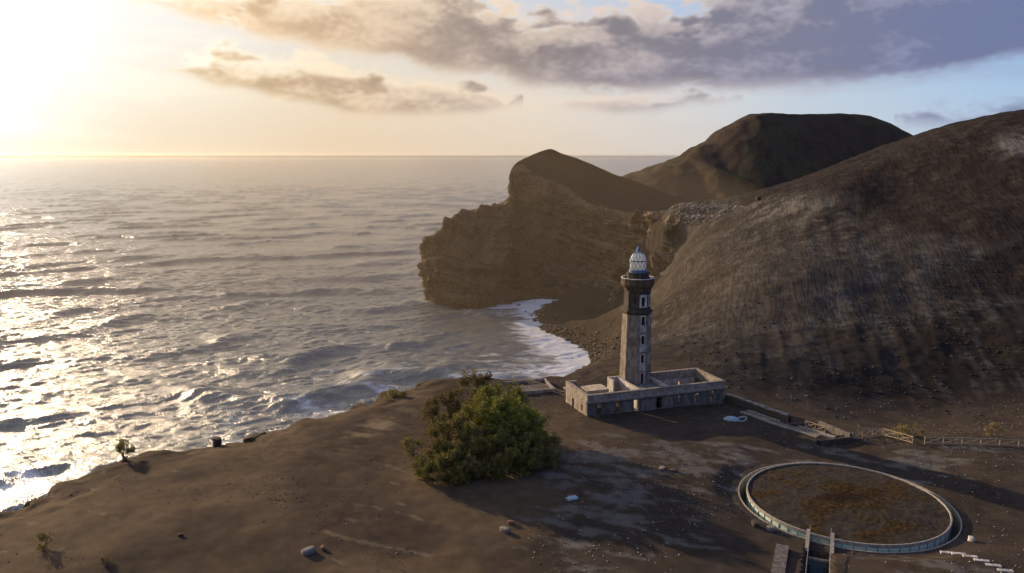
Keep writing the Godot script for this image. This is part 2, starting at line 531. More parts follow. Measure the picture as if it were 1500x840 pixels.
func solve_levels() -> void:
	# thin plate through the surveyed points
	var n := LEVELS.size()
	var k := n + 3
	var a: Array[PackedFloat64Array] = []
	for i in k:
		var row := PackedFloat64Array()
		row.resize(k + 1)
		row.fill(0.0)
		a.append(row)
	for i in n:
		for j in n:
			var dx: float = (LEVELS[i][0] - LEVELS[j][0]) / 100.0
			var dz: float = (LEVELS[i][2] - LEVELS[j][2]) / 100.0
			var r2 := dx * dx + dz * dz
			a[i][j] = 0.5 * r2 * log(r2) if r2 > 0.0 else 0.004
		a[i][n] = 1.0
		a[i][n + 1] = LEVELS[i][0] / 100.0
		a[i][n + 2] = LEVELS[i][2] / 100.0
		a[n][i] = 1.0
		a[n + 1][i] = LEVELS[i][0] / 100.0
		a[n + 2][i] = LEVELS[i][2] / 100.0
		a[i][k] = LEVELS[i][1]
	for c in k:
		var best := c
		for r in range(c + 1, k):
			if absf(a[r][c]) > absf(a[best][c]):
				best = r
		if best != c:
			var swap := a[c]
			a[c] = a[best]
			a[best] = swap
		for r in range(c + 1, k):
			var f: float = a[r][c] / a[c][c]
			if f == 0.0:
				continue
			for q in range(c, k + 1):
				a[r][q] -= f * a[c][q]
	var w := PackedFloat64Array()
	w.resize(k)
	for c in range(k - 1, -1, -1):
		var s: float = a[c][k]
		for q in range(c + 1, k):
			s -= a[c][q] * w[q]
		w[c] = s / a[c][c]
	g_h.resize(GNX * GNZ)
	g_sd.resize(GNX * GNZ)
	var poly := PackedVector2Array()
	for e in EDGE:
		poly.append(Vector2(e[0], e[1]))
	for j in GNZ:
		for i in GNX:
			var x := GX0 + i * GSTEP
			var z := GZ0 + j * GSTEP
			var s := w[n] + w[n + 1] * x / 100.0 + w[n + 2] * z / 100.0
			for q in n:
				var dx: float = (x - LEVELS[q][0]) / 100.0
				var dz: float = (z - LEVELS[q][2]) / 100.0
				var r2 := dx * dx + dz * dz
				if r2 > 0.0:
					s += w[q] * 0.5 * r2 * log(r2)
			g_h[j * GNX + i] = s
			var p := Vector2(x, z)
			var d := 1e9
			for q in 22:
				var c := Geometry2D.get_closest_point_to_segment(p, poly[q], poly[q + 1])
				d = minf(d, p.distance_to(c))
			g_sd[j * GNX + i] = d if Geometry2D.is_point_in_polygon(p, poly) else -d

func grid_cubic(g: PackedFloat32Array, x: float, z: float) -> float:
	var fx := clampf((x - GX0) / GSTEP, 1.0, GNX - 3.001)
	var fz := clampf((z - GZ0) / GSTEP, 1.0, GNZ - 3.001)
	var i := int(fx)
	var j := int(fz)
	var u := fx - i
	var v := fz - j
	var k := (j - 1) * GNX + i
	var r0 := cubic_interpolate(g[k], g[k + 1], g[k - 1], g[k + 2], u)
	k += GNX
	var r1 := cubic_interpolate(g[k], g[k + 1], g[k - 1], g[k + 2], u)
	k += GNX
	var r2 := cubic_interpolate(g[k], g[k + 1], g[k - 1], g[k + 2], u)
	k += GNX
	var r3 := cubic_interpolate(g[k], g[k + 1], g[k - 1], g[k + 2], u)
	return cubic_interpolate(r1, r2, r0, r3, v)

func grid_linear(g: PackedFloat32Array, x: float, z: float) -> float:
	var fx := clampf((x - GX0) / GSTEP, 0.0, GNX - 1.001)
	var fz := clampf((z - GZ0) / GSTEP, 0.0, GNZ - 1.001)
	var i := int(fx)
	var j := int(fz)
	var k := j * GNX + i
	return lerpf(lerpf(g[k], g[k + 1], fx - i), lerpf(g[k + GNX], g[k + GNX + 1], fx - i), fz - j)

const ROOF_C := Vector2(34.6, -76.8)      # centre of the round buried roof
const ROOF_R := 10.7
const RAMP_A := Vector2(28.7, -68.2)
const RAMP_B := Vector2(24.4, -58.0)

func land(x: float, z: float) -> float:
	var h := grid_cubic(g_h, x, z)
	var far := smoothstep(-105.0, -150.0, z)
	var b := fbm_a.get_noise_2d(x * 0.9, z * 0.9)
	h += b * lerpf(0.4, 0.6, far)
	h += fbm_b.get_noise_2d(x * 3.0, z * 3.0) * lerpf(0.09, 0.2, far)
	if far > 0.0 and x > 30.0:
		# rills down the ash slope and small rough ledges
		var along := x * 0.96 + z * 0.27
		var down := z * 0.96 - x * 0.27
		var rill := ridge.get_noise_2d(along * 2.6, down * 0.16)
		h += (rill - 0.1) * 0.22 * far * smoothstep(24.0, 32.0, h)
		# stepped bank below the terrace
		var step_ := smoothstep(-285.0, -310.0, z) * (1.0 - smoothstep(74.0, 100.0, x))
		h += step_ * 1.3 * sin(h * 1.9 + b * 2.0) * 0.45
	var sd := grid_linear(g_sd, x, z)
	if sd < 30.0:
		var rag := fbm_b.get_noise_2d(x * 5.0 + 100.0, z * 5.0) * 1.1 + fbm_a.get_noise_2d(x * 3.0, z * 3.0 + 50.0) * 2.2
		var s := sd + rag
		if s < 7.0:
			h -= 1.5 * pow(clampf(1.0 - s / 7.0, 0.0, 1.0), 1.4) * (0.6 + 0.9 * fbm_a.get_noise_2d(x * 2.0 + 7.0, z * 2.0))
		if s < 0.0:
			h += s * 2.2 + fbm_b.get_noise_2d(x * 4.0, z * 4.0) * minf(-s, 3.0) * 0.5
	return maxf(h, -7.0)

func ground_y(x: float, z: float) -> float:
	var h := land(x, z)
	var p := Vector2(x, z)
	var r := p.distance_to(ROOF_C)
	if r < ROOF_R + 3.0:
		h = lerpf(29.35, h, smoothstep(ROOF_R, ROOF_R + 3.0, r))
	if r < ROOF_R + 0.25:
		return h - 3.6
	var along := (RAMP_B - RAMP_A).normalized()
	var q := p - RAMP_A
	var t := q.dot(along)
	var c := absf(q.cross(along))
	if t > -1.5 and t < 14.0 and c < 0.88:
		return h - 3.6
	return h

# ---------------------------------------------------------------- colours of the ash (linear; matter, plus painted shade on the right half)
func ash_color(x: float, z: float, h: float) -> Color:
	var a := fbm_a.get_noise_2d(x * 1.1 + 31.0, z * 1.1)
	var b := fbm_b.get_noise_2d(x * 2.6, z * 2.6 + 70.0)
	var c := fine.get_noise_2d(x * 5.0, z * 5.0)
	var base := Color(0.178, 0.130, 0.084)
	base = base.lerp(Color(0.105, 0.078, 0.057), smoothstep(-0.2, 0.35, a + 0.4 * b))
	base = base.lerp(Color(0.082, 0.068, 0.058), 0.75 * smoothstep(-8.0, 14.0, x + 9.0 * a + 4.0 * b))  # right half of the plateau darkened in the colour, standing for shade
	# grey ash laid bare in streaky patches
	var grey := 0.0
	var mid := exp(-pow((x - 16.0) / 17.0, 2.0) - pow((z + 86.0) / 8.5, 2.0)) + 0.7 * exp(-pow((x - 8.0) / 9.0, 2.0) - pow((z + 70.0) / 8.0, 2.0)) + 0.55 * exp(-pow((x - 48.0) / 14.0, 2.0) - pow((z + 88.0) / 7.0, 2.0)) + 0.5 * exp(-pow((x - 36.0) / 8.0, 2.0) - pow((z + 62.0) / 4.0, 2.0))
	var streak := fbm_b.get_noise_2d(x * 2.2 + z * 0.9, z * 6.0 - x * 2.0)
	grey = smoothstep(0.05, 0.5, streak + 0.3 * c + 0.75 * mid - 0.35)
	grey *= smoothstep(0.08, 0.45, mid + 0.25 * a)
	base = base.lerp(Color(0.23, 0.215, 0.20), grey * 0.7)
	# pale dry runnels on the seaward side
	var run := ridge.get_noise_2d(x * 0.9 + z * 0.5 + 11.0, z * 2.6 - x * 1.4)
	var dry := smoothstep(0.62, 0.8, run + 0.15 * c) * smoothstep(0.0, 0.35, fbm_a.get_noise_2d(x * 0.8 - 60.0, z * 0.8))
	base = base.lerp(Color(0.25, 0.20, 0.14), dry * 0.75 * (1.0 - smoothstep(0.0, 14.0, x)))
	var gull := exp(-pow((x + 18.0 + (z + 98.0) * 0.45) / 2.6, 2.0) - pow((z + 98.0) / 7.0, 2.0))
	base = base.lerp(Color(0.30, 0.235, 0.16), gull * smoothstep(-0.05, 0.35, streak + 0.5 * c))
	# speckle
	base = base * (0.9 + 0.17 * c + 0.18 * b)
	return base

const CONE_EDGE := [[-300.0, 88.0], [-265.0, 89.5], [-236.0, 92.0], [-223.0, 96.7], [-208.0, 99.7], [-191.0, 100.5], [-180.0, 105.5], [-175.0, 111.0], [-171.0, 98.5], [-161.0, 97.8], [-154.0, 101.0], [-148.0, 135.0], [-120.0, 190.0]]

func slope_color(x: float, z: float, h: float) -> Color:
	var a := fbm_a.get_noise_2d(x * 0.6 + 5.0, z * 0.6)
	var b := fbm_b.get_noise_2d(x * 1.6, z * 1.6)
	var c := fine.get_noise_2d(x * 3.0, z * 3.0)
	var along := x * 0.96 + z * 0.27
	var down := z * 0.96 - x * 0.27
	var streak := fbm_b.get_noise_2d(along * 5.0, down * 0.6)
	var base := Color(0.078, 0.069, 0.063).lerp(Color(0.053, 0.045, 0.041), smoothstep(-0.25, 0.35, a + 0.3 * b))
	streak = streak * 0.6 + 0.55 * fbm_b.get_noise_2d(along * 12.0, down * 1.6)
	var pale := smoothstep(0.1, 0.5, streak + 0.35 * b + 0.2 * c)
	base = base.lerp(Color(0.165, 0.155, 0.145), pale * 0.45)
	# tawny bank over the cove
	var tawny := exp(-pow((x - 52.0) / 16.0, 2.0) - pow((z + 225.0) / 60.0, 2.0))
	base = base.lerp(Color(0.12, 0.095, 0.07), tawny * 0.5)
	# terrace
	var terrace := smoothstep(-292.0, -308.0, z) * smoothstep(-352.0, -338.0, z) * smoothstep(37.0, 39.5, h) * (1.0 - smoothstep(46.0, 48.5, h + 2.0 * b)) * (1.0 - smoothstep(90.0, 102.0, x))
	base = base.lerp(Color(0.24, 0.21, 0.18), terrace * smoothstep(-0.2, 0.3, c + b * 0.5) * 0.8)
	var band_top := exp(-pow((h - 49.5 - 3.0 * a) / 5.0, 2.0)) * smoothstep(-195.0, -220.0, z) * smoothstep(-290.0, -262.0, z)
	base = base.lerp(Color(0.19, 0.178, 0.165), band_top * smoothstep(-0.3, 0.25, b + 0.6 * c) * 0.55)
	# young dark cinders of the big cone
	var edge := 0.0
	for k in CONE_EDGE.size() - 1:
		if z <= CONE_EDGE[k + 1][0] or k == CONE_EDGE.size() - 2:
			edge = lerpf(CONE_EDGE[k][1], CONE_EDGE[k + 1][1], clampf((z - CONE_EDGE[k][0]) / (CONE_EDGE[k + 1][0] - CONE_EDGE[k][0]), 0.0, 1.0))
			break
	var cone := smoothstep(-3.0, 4.0, x - edge + 4.0 * a + 4.0 * b + 2.0 * c)
	cone = maxf(cone, smoothstep(46.8, 48.6, h + 1.5 * b) * smoothstep(-268.0, -282.0, z + 4.0 * b))
	cone = maxf(cone, smoothstep(-342.0, -350.0, z + 4.0 * b))
	base = base.lerp(Color(0.040, 0.033, 0.031).lerp(Color(0.056, 0.048, 0.045), smoothstep(0.05, 0.5, streak + 0.4 * c)), cone)
	# scar near the top of the cone
	var scar := exp(-pow((x - 139.0) / 4.5, 2.0) - pow((z + 217.0) / 7.0, 2.0)) * smoothstep(-0.25, 0.15, b + c * 0.4)
	base = base.lerp(Color(0.20, 0.185, 0.18), clampf(scar * 1.5, 0.0, 0.9))
	# beach
	var beach := (1.0 - smoothstep(6.0, 13.0, h)) * (1.0 - smoothstep(34.0, 46.0, x))
	base = base.lerp(Color(0.075, 0.058, 0.043), beach)
	return base * (0.7 + 0.15 * c + 0.12 * b)

func make_land() -> void:
	var x0 := -88.0
	var x1 := 106.0
	var z0 := -150.0
	var z1 := -44.0
	var d := 0.36
	var nx := int((x1 - x0) / d) + 1
	var nz := int(round((z1 - z0) / d)) + 1
	var pts := PackedVector3Array()
	var col := PackedColorArray()
	pts.resize(nx * nz)
	col.resize(nx * nz)
	for j in nz:
		var z := z0 + (z1 - z0) * j / (nz - 1)
		for i in nx:
			var x := x0 + d * i
			var y := ground_y(x, z)
			pts[j * nx + i] = Vector3(x, y, z)
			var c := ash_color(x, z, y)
			var f := smoothstep(-112.0, -124.0, z) * smoothstep(26.0, 40.0, x)
			if f > 0.0:
				c = c.lerp(slope_color(x, z, y), f)
			var sd := grid_linear(g_sd, x, z)
			if sd < 4.0:
				c = c.lerp(Color(0.115, 0.088, 0.064), smoothstep(1.5, -1.0, sd + fbm_b.get_noise_2d(x * 5.0 + 100.0, z * 5.0) * 2.0))
			col[j * nx + i] = c
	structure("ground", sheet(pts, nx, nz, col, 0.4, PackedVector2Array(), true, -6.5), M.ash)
	# the slopes beyond
	x0 = -12.0
	x1 = 262.0
	z0 = -440.0
	z1 = -149.0
	d = 1.0
	nx = int((x1 - x0) / d) + 1
	nz = int((z1 - z0) / d) + 1
	pts = PackedVector3Array()
	col = PackedColorArray()
	pts.resize(nx * nz)
	col.resize(nx * nz)
	for j in nz:
		var z := z0 + d * j
		for i in nx:
			var x := x0 + d * i
			var y := land(x, z)
			col[j * nx + i] = slope_color(x, z, y)
			pts[j * nx + i] = Vector3(x, y - (0.5 if z > -149.6 else 0.0), z)
	structure("hillside", sheet(pts, nx, nz, col, 0.05, PackedVector2Array(), true, -6.0, PackedFloat32Array([0.96 * 0.045, 0.27 * 0.045, -0.27 * 0.006, 0.96 * 0.006])), M.ash_far)

# ---------------------------------------------------------------- headland with its sea cliff
const HEADLAND := [
	[[-19, -3, -430], [-20.8, -4.9, -430], [-22.6, 4.7, -430], [-22.6, 12.3, -430], [-18.8, 21.7, -430], [-13.2, 26.9, -435], [-7.6, 31.1, -440]],
	[[-35.5, -3, -352], [-37.9, 8.6, -353], [-40.1, 18.1, -357], [-35.7, 26.3, -362], [-28.2, 33.7, -368], [-20.8, 34.1, -400], [-10.9, 35.5, -420]],
	[[-28.6, -3, -340], [-30.2, 7.7, -343], [-32, 17.9, -347], [-27.9, 27.7, -355], [-21.7, 39, -362], [-16.7, 37.6, -385], [-10.7, 37.6, -410]],
	[[-17.7, -3, -333], [-17.8, 10.2, -337], [-17.4, 21.4, -343], [-16, 30.5, -352], [-14, 39.9, -366], [-9.5, 40.3, -390], [-5.3, 40.1, -410]],
	[[-4.5, -3, -340], [-4.6, 10.5, -345], [-4, 21.8, -352], [-2.5, 34.9, -362], [-0.3, 45.1, -376], [0, 44.8, -395], [0.4, 44.5, -415]],
	[[-0.6, -3, -351], [1.6, 11.8, -357], [3.2, 26.6, -366], [1, 41.5, -382], [0, 58.3, -397], [8.6, 64.3, -420], [17.3, 67, -440]],
	[[12.5, -3, -353], [14.2, 11.3, -360], [15.2, 26.1, -370], [15.5, 41.6, -380], [13.4, 54.7, -390], [21.2, 61.4, -425], [29.1, 65.9, -447]],
	[[24.7, -3, -349], [25.8, 10.2, -357], [27.2, 23.3, -366], [28.7, 35.4, -375], [28.1, 47.7, -382], [36.2, 53.6, -420], [44.6, 60.7, -455]],
	[[32, -3, -345], [35.4, 12.8, -350], [38.2, 24.3, -358], [39.6, 33.1, -364], [37.8, 41.3, -370], [50.8, 44.2, -420], [60.1, 54.3, -465]],
	[[38.5, -3, -335], [41.9, 12.8, -340], [45.3, 22.7, -345], [47.3, 31.3, -350], [49.1, 40.1, -354], [60.7, 40, -400], [77.8, 48.8, -475]],
	[[46.4, -3, -318], [49.6, 14.1, -322], [54.3, 23.6, -326], [56.1, 31.8, -330], [55.4, 40.8, -336], [72.7, 39.3, -390], [95.5, 41.7, -470]],
	[[50.3, -3, -300], [54.6, 19.8, -303], [58.8, 25.9, -308], [61.3, 33.3, -315], [60.4, 41.6, -322], [77, 40.3, -370], [107.6, 37.9, -460]],
	[[56.3, -3, -290], [60.3, 21.4, -292], [62.6, 28.5, -298], [63.8, 35.6, -305], [68.4, 40.7, -315], [84.3, 39.7, -360], [117, 37.7, -450]],
]

func loft_point(u: float, v: float) -> Vector3:
	var nu := HEADLAND.size()
	var nv: int = HEADLAND[0].size()
	var i := clampi(int(u), 0, nu - 2)
	var j := clampi(int(v), 0, nv - 2)
	var fu := u - i
	var fv := v - j
	var rows: Array[Vector3] = []
	for q in range(-1, 3):
		var jj := clampi(j + q, 0, nv - 1)
		var p: Array[Vector3] = []
		for r in range(-1, 3):
			var k: Array = HEADLAND[clampi(i + r, 0, nu - 1)][jj]
			p.append(Vector3(k[0], k[1], k[2]))
		rows.append(p[1].cubic_interpolate(p[2], p[0], p[3], fu))
	return rows[1].cubic_interpolate(rows[2], rows[0], rows[3], fv)

func make_headland() -> void:
	var nu := 330
	var nv := 170
	var pts := PackedVector3Array()
	pts.resize(nu * nv)
	for j in nv:
		var t := float(j) / (nv - 1)
		# three quarters of the rows on the cliff, the rest on the top and down behind
		var v := t / 0.74 * 4.0 if t < 0.74 else 4.0 + (t - 0.74) / 0.26 * 3.0
		for i in nu:
			var u := float(i) / (nu - 1) * (HEADLAND.size() - 1)
			pts[j * nu + i] = loft_point(u, minf(v, 5.999)) if v < 6.0 else loft_point(u, 5.999) + Vector3(6, -72, -70) * pow(v - 6.0, 1.4)
	var out := PackedVector3Array()
	out.resize(pts.size())
	var col := PackedColorArray()
	col.resize(pts.size())
	for j in nv:
		var t := float(j) / (nv - 1)
		var v := t / 0.74 * 4.0 if t < 0.74 else 4.0 + (t - 0.74) / 0.26 * 3.0
		for i in nu:
			var k := j * nu + i
			var p := pts[k]
			var l := pts[k - 1] if i > 0 else p
			var r := pts[k + 1] if i < nu - 1 else p
			var u := pts[k - nu] if j > 0 else p
			var d := pts[k + nu] if j < nv - 1 else p
			var n := (r - l).cross(d - u)
			n = n.normalized() if n.length_squared() > 1e-9 else Vector3.UP
			if n.dot(Vector3(0, 0.7, 1.0)) < 0.0:
				n = -n
			var cliff := 1.0 - smoothstep(3.75, 4.2, v)
			var lay := p.y + 0.22 * p.x - 0.05 * p.z          # beds dip
			var big := ridge.get_noise_3d(p.x * 0.55, p.y * 0.22, p.z * 0.55)
			var mid := fbm_a.get_noise_3d(p.x * 2.2, p.y * 1.6, p.z * 2.2)
			var bed := fbm_b.get_noise_3d(p.x * 0.35, lay * 4.5, p.z * 0.35)
			var thin := fbm_b.get_noise_3d(p.x * 0.5, lay * 15.0, p.z * 0.5)
			var chip := fbm_b.get_noise_3d(p.x * 4.0, p.y * 4.0, p.z * 4.0)
			var gully := ridge.get_noise_2d((p.x - p.z * 0.6) * 1.2, p.y * 0.12)
			var amp := cliff * smoothstep(-0.2, 0.4, v) * (1.0 - 0.3 * smoothstep(2.8, 3.8, v)) + 0.03
			var disp := (big - 0.2) * 6.0 + mid * 4.2 + bed * 1.7 + thin * 0.45 + chip * 1.7 + (gully - 0.2) * 2.6
			# ragged rim
			out[k] = p + n * disp * amp + Vector3.UP * (chip * 0.3 + mid * 0.5) * smoothstep(3.2, 4.0, v) * (1.0 - smoothstep(4.0, 4.6, v))
			var rock := Color(0.30, 0.22, 0.14)
			rock = rock.lerp(Color(0.105, 0.075, 0.05), smoothstep(-0.2, 0.25, mid + bed * 0.4 + thin * 0.35 + chip * 0.5))
			rock = rock.lerp(Color(0.46, 0.36, 0.235), smoothstep(0.0, 0.35, bed * 0.7 + 0.5 * chip - 0.4 * thin + 0.3 * mid) * (0.45 + 0.5 * smoothstep(30.0, 46.0, p.x)))  # pale beds; lightened further towards the right end as painted sunlight
			var ash := Color(0.046, 0.034, 0.028) * (1.0 + 0.4 * mid + 0.3 * chip)
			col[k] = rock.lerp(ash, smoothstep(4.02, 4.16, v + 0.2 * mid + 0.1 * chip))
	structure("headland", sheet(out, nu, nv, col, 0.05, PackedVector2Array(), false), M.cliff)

# ---------------------------------------------------------------- the flat-topped hill beyond
const HILL := [[20, 5], [75, 30], [116, 46], [144, 55], [171, 64.3], [180, 72], [198, 80.5], [206, 89], [222, 98], [235, 104.6], [245, 106], [286, 105.2], [326, 106.6], [354, 104.6], [375, 98], [400, 86], [446, 60], [506, 15], [540, -4]]

func make_hill() -> void:
	var nx := 220
	var nz := 110
	var pts := PackedVector3Array()
	var col := PackedColorArray()
	for j in nz:
		var z := -1020.0 + 430.0 * j / (nz - 1)
		for i in nx:
			var x := 20.0 + 520.0 * i / (nx - 1)
			var k := 0
			while k < HILL.size() - 2 and x > HILL[k + 1][0]:
				k += 1
			var t: float = (x - HILL[k][0]) / (HILL[k + 1][0] - HILL[k][0])
			var h: float = lerpf(HILL[k][1], HILL[k + 1][1], t)
			var away := absf(z + 805.0 + (x - 290.0) * 0.12) / 205.0
			var n := fbm_a.get_noise_2d(x * 0.35, z * 0.35)
			var f := fbm_b.get_noise_2d(x * 0.9, z * 0.9)
			var y := lerpf(h, -6.0, pow(smoothstep(0.06, 1.0, away), 0.85))
			var rough := smoothstep(300.0, 150.0, x)
			y += n * 4.0 * smoothstep(0.05, 0.5, away) + f * 1.6 * (0.35 + rough) + (ridge.get_noise_2d(x * 0.35, z * 0.05) - 0.2) * 4.0 * smoothstep(0.1, 0.6, away)
			pts.append(Vector3(x, y, z))
			var c := Color(0.056, 0.046, 0.038).lerp(Color(0.066, 0.057, 0.038), smoothstep(-0.1, 0.3, n + f * 0.5 + 0.2 * smoothstep(300.0, 380.0, x)))
			c = c.lerp(Color(0.05, 0.036, 0.03), smoothstep(0.0, 0.4, f))
			col.append(c)
	structure("hill", sheet(pts, nx, nz, col, 0.02), M.ash_far)

# ---------------------------------------------------------------- sea
func swell(x: float, z: float) -> float:
	# long crests run in towards the shore, slightly turned
	var w := fbm_a.get_noise_2d(x * 0.22 + 300.0, z * 0.22)
	var ph := (x * 0.40 + z * 0.917) * TAU / 44.0 + w * 4.6
	var env := 0.3 + 1.0 * smoothstep(-0.25, 0.35, fbm_a.get_noise_2d(x * 0.3, z * 0.5 + 900.0))
	var s := 0.5 + 0.5 * sin(ph)
	return (pow(s, 3.2) - 0.25) * 1.9 * env

func chop(x: float, z: float) -> float:
	var across := x * 0.36 + z * 0.933
	var along := x * 0.933 - z * 0.36
	var w := fbm_a.get_noise_2d(x * 0.8, z * 0.8 - 400.0)
	var h := 0.12 * sin(across * TAU / 13.1 + w * 5.0 + along * 0.05)
	h += 0.34 * (ridge.get_noise_2d(along * 0.55, across * 1.7) - 0.1) * (0.75 + w)
	h += 0.20 * ridge.get_noise_2d(along * 1.5 + 40.0, across * 3.4 + 33.0)
	h += 0.22 * fbm_b.get_noise_2d(along * 3.4, across * 8.5)
	return h

const FOAM_LO := Vector2(-230, -375)
const FOAM_HI := Vector2(50, -105)
const SURF := [[-36, -345], [-26, -338], [-17, -332], [-4.5, -340], [-1.6, -351], [15.5, -351], [7.3, -328], [13, -292], [23.6, -264], [27.7, -251], [25, -215], [20, -165], [5, -134], [-14, -132], [-28, -112], [-45, -98], [-58, -84], [-66, -70]]

func make_foam() -> ImageTexture:
	var w := 1280
	var h := 1280
	var cw := 80
	var amount := PackedFloat32Array()
	amount.resize((cw + 1) * (cw + 1))
	for j in cw + 1:
		for i in cw + 1:
			var p := FOAM_LO + (FOAM_HI - FOAM_LO) * Vector2(float(i) / cw, float(j) / cw)
			var d := 1e9
			var cove := 1e9
			for q in SURF.size() - 1:
				var a := Vector2(SURF[q][0], SURF[q][1])
				var b := Vector2(SURF[q + 1][0], SURF[q + 1][1])
				var e := p.distance_to(Geometry2D.get_closest_point_to_segment(p, a, b))
				if q >= 4 and q <= 11:
					cove = minf(cove, e)
				elif q < 4:
					d = minf(d, e * 2.2)
				else:
					d = minf(d, e)
			var v := 0.42 * exp(-d / 15.0) + 0.30 * exp(-d / 55.0) + 0.95 * exp(-pow(cove / 16.0, 2.0)) + 0.4 * exp(-cove / 30.0)
			v += 0.9 * exp(-pow((p.x + 190.0) / 20.0, 2.0) - pow((p.y + 283.0 + (p.x + 190.0) * 0.35) / 4.5, 2.0))
			v += 0.85 * exp(-pow((p.x + 98.0) / 17.0, 2.0) - pow((p.y + 145.0) / 11.0, 2.0))
			v += 0.7 * exp(-pow((p.x + 18.0) / 58.0, 2.0) - pow((p.y + 195.0) / 62.0, 2.0))
			# the lee of the headland stays dark
			v *= 1.0 - 0.75 * exp(-pow((p.x + 14.0) / 20.0, 2.0) - pow((p.y + 312.0) / 17.0, 2.0))
			amount[j * (cw + 1) + i] = v
	var n1 := FastNoiseLite.new()
	n1.seed = 5
	n1.frequency = 0.012
	n1.fractal_octaves = 5
	n1.fractal_type = FastNoiseLite.FRACTAL_RIDGED
	n1.domain_warp_enabled = true
	n1.domain_warp_amplitude = 45.0
	n1.domain_warp_frequency = 0.009
	var a1 := n1.get_image(int(w * 0.42), h, false, false, true)
	a1.resize(w, h, Image.INTERPOLATE_CUBIC)
	var n2 := FastNoiseLite.new()
	n2.seed = 9
	n2.frequency = 0.035
	n2.fractal_octaves = 5
	n2.fractal_gain = 0.65
	var a2 := n2.get_image(int(w * 0.5), h, false, false, true)
	a2.resize(w, h, Image.INTERPOLATE_CUBIC)
	a1.convert(Image.FORMAT_L8)
	a2.convert(Image.FORMAT_L8)
	var d1 := a1.get_data()
	var d2 := a2.get_data()
	var out := PackedByteArray()
	out.resize(w * h * 4)
	for j in h:
		var fj := float(j) / h * cw
		var cj := int(fj)
		var tj := fj - cj
		for i in w:
			var fi := float(i) / w * cw
			var ci := int(fi)
			var ti := fi - ci
			var k := cj * (cw + 1) + ci
			var v := lerpf(lerpf(amount[k], amount[k + 1], ti), lerpf(amount[k + cw + 1], amount[k + cw + 2], ti), tj)
			var q := j * w + i
			var s := d1[q] * 0.0024 + d2[q] * 0.0022      # 0 .. 1.2
			var al := clampf((s - 1.0 + v * 0.72) * 2.4, 0.0, 1.0)
			if i < 4 or j < 4 or i > w - 5 or j > h - 5:
				al = 0.0
			out[q * 4] = 232
			out[q * 4 + 1] = 234
			out[q * 4 + 2] = 236
			out[q * 4 + 3] = int(pow(al, 1.5) * 245.0)
	return ImageTexture.create_from_image(Image.create_from_data(w, h, false, Image.FORMAT_RGBA8, out))

func make_sea() -> void:
	var zs := PackedFloat32Array()
	var z := -70.0
	while z > -110.0:
		zs.append(z)
		z -= 4.0
	while z > -430.0:
		zs.append(z)
		z -= 0.72
	var dz := 0.72
	while z > -26000.0:
		zs.append(z)
		dz *= 1.011 if z > -1500.0 else 1.05
		z -= dz
	var ss := PackedFloat32Array()
	for i in 60:
		ss.append(-1.9 + 1.0 * i / 60.0)
	for i in 430:
		ss.append(-0.9 + 1.12 * i / 430.0)
	for i in 61:
		ss.append(0.22 + 1.4 * i / 60.0)
	var nx := ss.size()
	var nz := zs.size()
	var pts := PackedVector3Array()
	pts.resize(nx * nz)
	var uv2 := PackedVector2Array()
	uv2.resize(nx * nz)
	for j in nz:
		var zz := zs[j]
		var far := -zz
		var kc := 1.0 - smoothstep(600.0, 1300.0, far)
		var ks := 1.0 - smoothstep(1500.0, 5000.0, far)
		for i in nx:
			var x := ss[i] * (far * 0.78 + 45.0)
			var y := 0.0
			if ks > 0.0:
				# calmer close under the land
				var lee := 1.0 - 0.3 * exp(-pow((x - 5.0) / 24.0, 2.0)) * smoothstep(-370.0, -300.0, zz)
				y = swell(x, zz) * ks * lee
				if kc > 0.0:
					y += chop(x, zz) * kc * lee
			pts[j * nx + i] = Vector3(x, y, zz)
			var f := (Vector2(x, zz) - FOAM_LO) / (FOAM_HI - FOAM_LO)
			uv2[j * nx + i] = f.clamp(Vector2(0.001, 0.001), Vector2(0.999, 0.999))
	var m := StandardMaterial3D.new()
	m.albedo_color = srgb(0.12, 0.12, 0.106)
	m.roughness = 0.2
	m.metallic_specular = 1.0
	m.heightmap_enabled = true
	m.heightmap_texture = noise_tex(1024, 0.022, 6, 77, 0.0, 1.0, false, 4.0, FastNoiseLite.TYPE_SIMPLEX, Color.WHITE, Color.WHITE, 0.1)
	m.heightmap_scale = 11.0
	m.detail_enabled = true
	m.detail_albedo = make_foam()
	m.detail_uv_layer = BaseMaterial3D.DETAIL_UV_2
	m.detail_blend_mode = BaseMaterial3D.BLEND_MODE_MIX
	structure("sea", sheet(pts, nx, nz, PackedColorArray(), 0.055, uv2), m)

# ---------------------------------------------------------------- lighthouse
# a straight wall along x or z with rectangular openings (from, to, low, high)
func wall(lo: Vector3, hi: Vector3, holes: Array, along_z := false) -> ArrayMesh:
	var st := st_new()
	var cuts := holes.duplicate()
	cuts.sort_custom(func(a, b): return a[0] < b[0])
	var at: float = lo.z if along_z else lo.x
	var end: float = hi.z if along_z else hi.x
	for h in cuts + [[end, end, lo.y, hi.y]]:
		if h[0] > at:
			_slab(st, lo, hi, at, h[0], lo.y, hi.y, along_z)
		if h[1] > h[0]:
			if h[2] > lo.y:
				_slab(st, lo, hi, h[0], h[1], lo.y, h[2], along_z)
			if h[3] < hi.y:
				_slab(st, lo, hi, h[0], h[1], h[3], hi.y, along_z)
		at = h[1]
	return st.commit()

func _slab(st: SurfaceTool, lo: Vector3, hi: Vector3, a: float, b: float, y0: float, y1: float, along_z: bool) -> void:
	if along_z:
		box(st, Vector3(lo.x, y0, a), Vector3(hi.x, y1, b))
	else:
		box(st, Vector3(a, y0, lo.z), Vector3(b, y1, hi.z))

